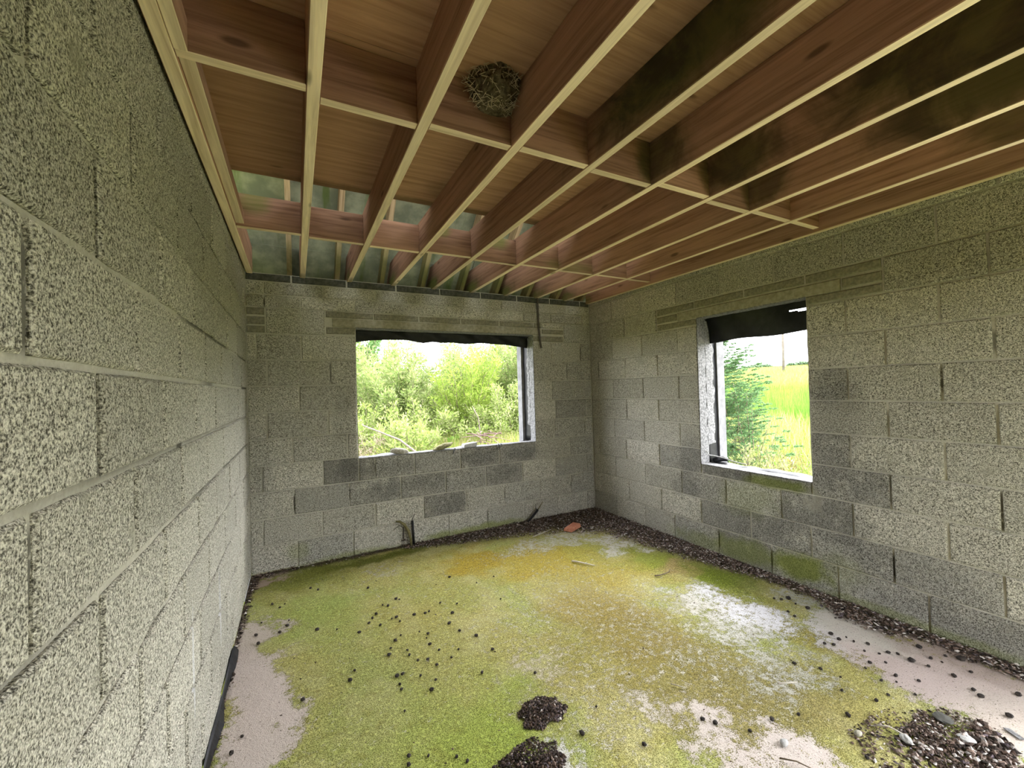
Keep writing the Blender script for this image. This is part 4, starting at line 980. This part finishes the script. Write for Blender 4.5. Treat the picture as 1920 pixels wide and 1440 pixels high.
LEAF_K = .70
def shrub(name, label, cat, base, height, spread, nstem, nleaf, leaf, pal, seed, group=None, wid=.26, curl=.35, low=.12, droop=0.0):
    """stems curving up from one stool, with leaves set along them and on side shoots"""
    r = np.random.default_rng(seed)
    bx0, by0 = base[:2]; bz0 = float(terr(bx0, by0)) - .03 if len(base) < 3 else base[2]
    root = tag(empty(name, (bx0, by0, bz0)), label, cat, group)
    SV, SF = [], []; LP, LD = [], []
    for s in range(nstem):
        az = r.uniform(0, 2 * np.pi); out = spread * math.sqrt(r.uniform(.02, 1)); h = height * r.uniform(.55, 1.0) * (1 - .25 * (out / spread) ** 2)
        k = 6; ts = np.linspace(0, 1, k); wob = r.normal(0, .05 * height * .3, (k, 3)); wob[0] = 0
        P = np.stack([np.cos(az) * out * ts ** (1 + curl) + .06 * r.normal(), np.sin(az) * out * ts ** (1 + curl) + .06 * r.normal(), h * ts - droop * h * ts ** 3], -1) + wob * ts[:, None]
        v, f = tube_vf([tuple(p) for p in P], [max(.003, .014 * height / 2.5 * (1 - .85 * t)) for t in ts], 5); o_ = len(SV); SV += v; SF += [tuple(i + o_ for i in q) for q in f]
        n = nleaf // nstem; t = low + (1 - low) * r.random(n) ** .75; q = np.stack([np.interp(t, ts, P[:, j]) for j in range(3)], -1)
        tang = P[-1] - P[0]; tang = tang / np.linalg.norm(tang)
        side = r.normal(0, 1, (n, 3)); side /= np.linalg.norm(side, axis=1)[:, None]
        off = side * (r.random(n) ** .6 * (.05 + .26 * spread * (1.25 - t)))[:, None]; off[:, 2] = np.abs(off[:, 2]) * .7
        LP.append(q + off); LD.append(side * .7 + tang * .55 + r.normal(0, .25, (n, 3)))
    LP = np.concatenate(LP); LD = np.concatenate(LD); LD /= np.linalg.norm(LD, axis=1)[:, None]; n = len(LP)
    LP[:, 2] = np.maximum(LP[:, 2], .02)
    nr = r.normal(0, 1, (n, 3)); nr[:, 2] += .6; sd = np.cross(LD, nr); sd /= np.linalg.norm(sd, axis=1)[:, None]
    L = leaf * r.uniform(.6, 1.25, n); wv = L * wid
    V = np.stack([LP, LP + LD * (L * .45)[:, None] + sd * wv[:, None] * .5, LP + LD * L[:, None], LP + LD * (L * .45)[:, None] - sd * wv[:, None] * .5], 1)
    mesh_obj('stems', SV, SF, M_BARK, root, smooth=True)
    o = mesh_obj('foliage', V.reshape(-1, 3), (np.arange(n) * 4)[:, None] + np.array([[0, 1, 2, 3]]), M_LEAF, root)
    pal = np.array(pal) * LEAF_K; add_colors(o, np.repeat(pal[r.integers(0, len(pal), n)] * r.uniform(.7, 1.3, (n, 1)), 4, 0)); tag(o, kind='stuff')
    o['kind'] = 'stuff'
    return root
PW = [(.24, .34, .09), (.31, .40, .12), (.36, .41, .15), (.21, .30, .09), (.40, .44, .21)]
PWD = [(.10, .20, .06), (.13, .24, .08), (.18, .28, .10)]
PB = [(.13, .26, .04), (.18, .32, .06), (.25, .36, .09)]
g1 = 'willow shrubs outside the wide window'
wl = 'bushy yellow-green willow shrub in the thicket outside the wide window'
for i, (bx_, by_, h, sp_) in enumerate([(2.7, 6.4, 3.2, 1.2), (4.9, 6.9, 3.6, 1.4), (6.2, 6.0, 3.8, 1.5), (2.6, 9.2, 4.1, 1.5), (4.6, 9.6, 3.9, 1.6), (7.0, 9.6, 4.5, 1.7), (8.6, 8.2, 4.6, 1.7), (7.6, 5.0, 3.4, 1.3), (9.8, 11.0, 5.2, 1.9), (1.0, 7.4, 3.2, 1.2)]):
    shrub('willow_shrub', wl, 'shrub', (bx_, by_), h, sp_, 46, 24000, .105, PW, 200 + i, g1, .30)
shrub('willow_shrub', 'tall willow with feathery upright shoots in the middle of the wide window view', 'shrub', (4.0, 5.3), 3.2, .9, 40, 18000, .10, [(.24, .36, .05), (.30, .42, .07), (.36, .44, .10)], 230, None, .18)
shrub('willow_shrub', 'low round willow bush with pale glossy leaves near the brush pile', 'shrub', (4.5, 4.1), 2.0, 1.0, 40, 15000, .065, [(.20, .28, .06), (.28, .36, .10), (.40, .44, .20)], 231, None, .42)
shrub('broadleaf_tree', 'darker blue-green tree rising behind the thicket', 'tree', (2.2, 12.0), 5.6, 1.7, 30, 14000, .15, PWD, 232, None, .5)
shrub('bramble_patch', 'bright green bramble patch low outside the wide window', 'bramble', (3.0, 4.2), 1.25, .8, 50, 8000, .085, PB, 233, None, .6, .1, .1, .3)
shrub('bramble_patch', 'leafy bramble mound in front of the low round willow', 'bramble', (3.3, 3.2), .95, .6, 44, 6000, .075, [(.10, .24, .05), (.16, .30, .07)], 234, None, .6, .1, .1, .3)
shrub('weed_clump', 'pale yellow-green weed clump right outside the wide window sill', 'weeds', (1.9, 3.0), 1.0, .7, 40, 3500, .06, [(.34, .38, .10), (.28, .34, .07)], 235, None, .35)
shrub('weed_clump', 'faded pinkish weed clump beside the fallen branch', 'weeds', (1.55, 4.0), 1.25, .5, 34, 2200, .05, [(.40, .30, .24), (.34, .32, .16), (.44, .38, .26)], 236, None, .3)
for i, (bx_, by_, h, sp_) in enumerate([(2.2, 3.7, 1.5, .7), (2.7, 4.9, 1.75, .9), (3.7, 4.5, 1.6, .8), (5.1, 4.7, 1.8, .9), (1.6, 5.2, 1.6, .8), (5.6, 3.7, 1.6, .8), (6.2, 4.4, 1.7, .8)]):
    shrub('weed_bush', 'light green leafy weeds at the foot of the willow thicket', 'weeds', (bx_, by_), h, sp_, 44, 7000, .08, [(.26, .36, .08), (.32, .40, .12), (.38, .42, .18)], 250 + i, 'leafy weeds below the willows', .42, .2, .05)
# fallen branch, bare stem and brush pile seen through the wide window
o = tube('fallen_branch', [(1.30, 2.9, .98), (1.55, 2.75, .86), (1.80, 2.55, .74), (2.0, 2.3, .55), (2.25, 2.1, .2), (2.4, 2.0, -.36)], [.010, .013, .015, .016, .017, .018], M_DEAD, n=8); tag(o, 'long bleached fallen branch slanting outside the wide window', 'branch')
o = tube('bare_stem', [(3.62, 3.5, -.36), (3.60, 3.5, .5), (3.55, 3.5, .95), (3.45, 3.55, 1.18)], [.014, .012, .009, .005], M_DEAD, n=6); tag(o, 'bare pale stem sticking up from the brush pile', 'stem')
V, F = [], []
for k in range(90):
    a = random.uniform(0, 6.28); c = Vector((3.45 + random.gauss(0, .16), 2.95 + random.gauss(0, .14), random.uniform(-.3, .72))); d = Vector((math.cos(a), math.sin(a), random.uniform(-.3, .3))) * random.uniform(.12, .3)
    v, f = tube_vf([c - d, c + Vector((0, 0, .02)), c + d], .007, 5); o_ = len(V); V += v; F += [tuple(i + o_ for i in q) for q in f]
tag(mesh_obj('brush_pile', V, F, simple_mat('reddish_twigs', (.07, .038, .034), (.15, .10, .09), 8)), 'reddish pile of cut brush beneath the bare pale stem', 'brush', kind='stuff')

# young spruce beside the tall window
def spruce(base, h, rad, seed):
    r = np.random.default_rng(seed); bx0, by0 = base; bz0 = float(terr(bx0, by0)) - .02
    root = tag(empty('young_spruce', (bx0, by0, bz0)), 'young blue-green spruce tree at the side of the tall window', 'tree')
    v, f = tube_vf([(0, 0, 0), (.01, 0, h * .5), (0, 0, h)], [.045, .028, .006], 8); mesh_obj('trunk', v, f, M_BARK, root, smooth=True)
    BV, BF, NP, ND = [], [], [], []
    for z in np.arange(.15, h - .1, .065):
        rr = rad * (1 - z / h) ** .8 + .06
        for k in range(6):
            az = r.uniform(0, 2 * np.pi); L = rr * r.uniform(.75, 1.1); d = np.array([math.cos(az), math.sin(az), 0]); k_ = 7; ts = np.linspace(0, 1, k_)
            P = d[None] * (L * ts)[:, None]; P[:, 2] = z + L * (.10 * ts + .42 * ts ** 2.2 - .12 * np.sin(ts * 3))
            v, f = tube_vf([tuple(p) for p in P], [.009 * (1 - .8 * t) for t in ts], 4); o_ = len(BV); BV += v; BF += [tuple(i + o_ for i in q) for q in f]
            perp = np.array([-d[1], d[0], 0])
            for t in np.linspace(.2, 1, 9):                # side shoots with needles
                c = np.array([np.interp(t, ts, P[:, j]) for j in range(3)])
                for sgn in (-1, 1, 0):
                    sl = L * .34 * (1.15 - t) + .04; dd = (perp * sgn + d * (.75 if sgn else 1.2) + np.array([0, 0, .18])); dd /= np.linalg.norm(dd)
                    n = 26; tt = r.random(n); NP.append(c + dd * (sl * tt)[:, None]); q = r.normal(0, .55, (n, 3)) + dd; ND.append(q / np.linalg.norm(q, axis=1)[:, None])
    mesh_obj('branches', BV, BF, M_BARK, root)
    NP = np.concatenate(NP); ND = np.concatenate(ND); n = len(NP); sd = np.cross(ND, r.normal(0, 1, (n, 3))); sd /= np.linalg.norm(sd, axis=1)[:, None]
    L = r.uniform(.03, .05, n)[:, None]; V = np.stack([NP - sd * .0055, NP + sd * .0055, NP + ND * L], 1)
    o = mesh_obj('needles', V.reshape(-1, 3), (np.arange(n) * 3)[:, None] + np.array([[0, 1, 2]]), M_LEAF, root)
    pal = np.array([(.08, .16, .06), (.11, .20, .08), (.14, .23, .10)]); add_colors(o, np.repeat(pal[r.integers(0, 3, n)] * r.uniform(.7, 1.3, (n, 1)), 3, 0)); tag(o, kind='stuff')
spruce((6.25, .36), 3.2, 1.15, 300)
shrub('weed_clump', 'twiggy pale weed clump under the tall window', 'weeds', (5.6, -1.15), 1.05, .5, 38, 3200, .05, [(.30, .34, .12), (.38, .38, .18)], 301, None, .35)
shrub('weed_clump', 'leafy green weed clump outside the tall window, below the utility pole', 'weeds', (5.3, -1.40), .95, .4, 34, 2600, .05, [(.20, .32, .06), (.27, .36, .09)], 302, None, .4)
shrub('weed_clump', 'rusty tinted weed clump in the grass beyond the tall window', 'weeds', (6.6, -.55), .95, .35, 26, 1000, .05, [(.38, .25, .10), (.34, .32, .10)], 303, None, .35)
shrub('weed_clump', 'pale flowering weed clump in front of the young spruce', 'weeds', (5.75, -.62), 1.05, .45, 34, 2600, .055, [(.32, .38, .13), (.40, .42, .20)], 305, None, .4)
shrub('sapling', 'thin sparse sapling between the spruce and the weeds', 'sapling', (6.2, -.30), 1.9, .45, 9, 260, .04, [(.28, .34, .10)], 304, None, .35)
# pole, far hedge trees
px_, py_ = 45.0, 20.85; pz_ = float(terr(px_, py_)) - .2
pole = tag(empty('utility_pole', (px_, py_, pz_)), 'slim wooden utility pole standing in the far meadow', 'pole')
M_POLE = simple_mat('weathered_pole', (.10, .085, .07), (.16, .14, .12), 3)
v, f = tube_vf([(0, 0, 0), (0, -.05, 4), (0, -.16, 8.6)], [.13, .115, .09], 10); mesh_obj('shaft', v, f, M_POLE, pole, smooth=True)
v, f = box_vf(-.05, .05, -.9, .6, 8.2, 8.32); mesh_obj('crossarm', v, f, M_POLE, pole)
for yy in (-.8, -.15, .5):
    v, f = tube_vf([(0, yy, 8.32), (0, yy, 8.5), (0, yy, 8.56)], [.03, .05, .02], 8); mesh_obj('insulator', v, f, M_GREYST, pole)
hl = 'rounded dark hedge tree on the far edge of the meadow'
for i, (sl, dist, h, sp_) in enumerate([(.60, 92, 1.3, 1.4), (.618, 96, 1.7, 1.6), (.64, 92, 1.1, 1.4), (.54, 95, 1.2, 1.2), (.515, 90, 1.5, 1.5), (.46, 92, 1.8, 1.6), (.70, 100, 1.2, 2.0), (.76, 95, 1.7, 2.0), (.575, 104, .8, 1.5)]):
    x_ = dist; y_ = -4.1 + (dist - .36) * sl
    shrub('hedge_tree', hl, 'tree', (x_, y_), h, sp_, 24, 1500, .35, [(.12, .19, .11), (.15, .23, .13), (.18, .25, .14)], 400 + i, 'hedge trees on the horizon', .6, .1, .05)
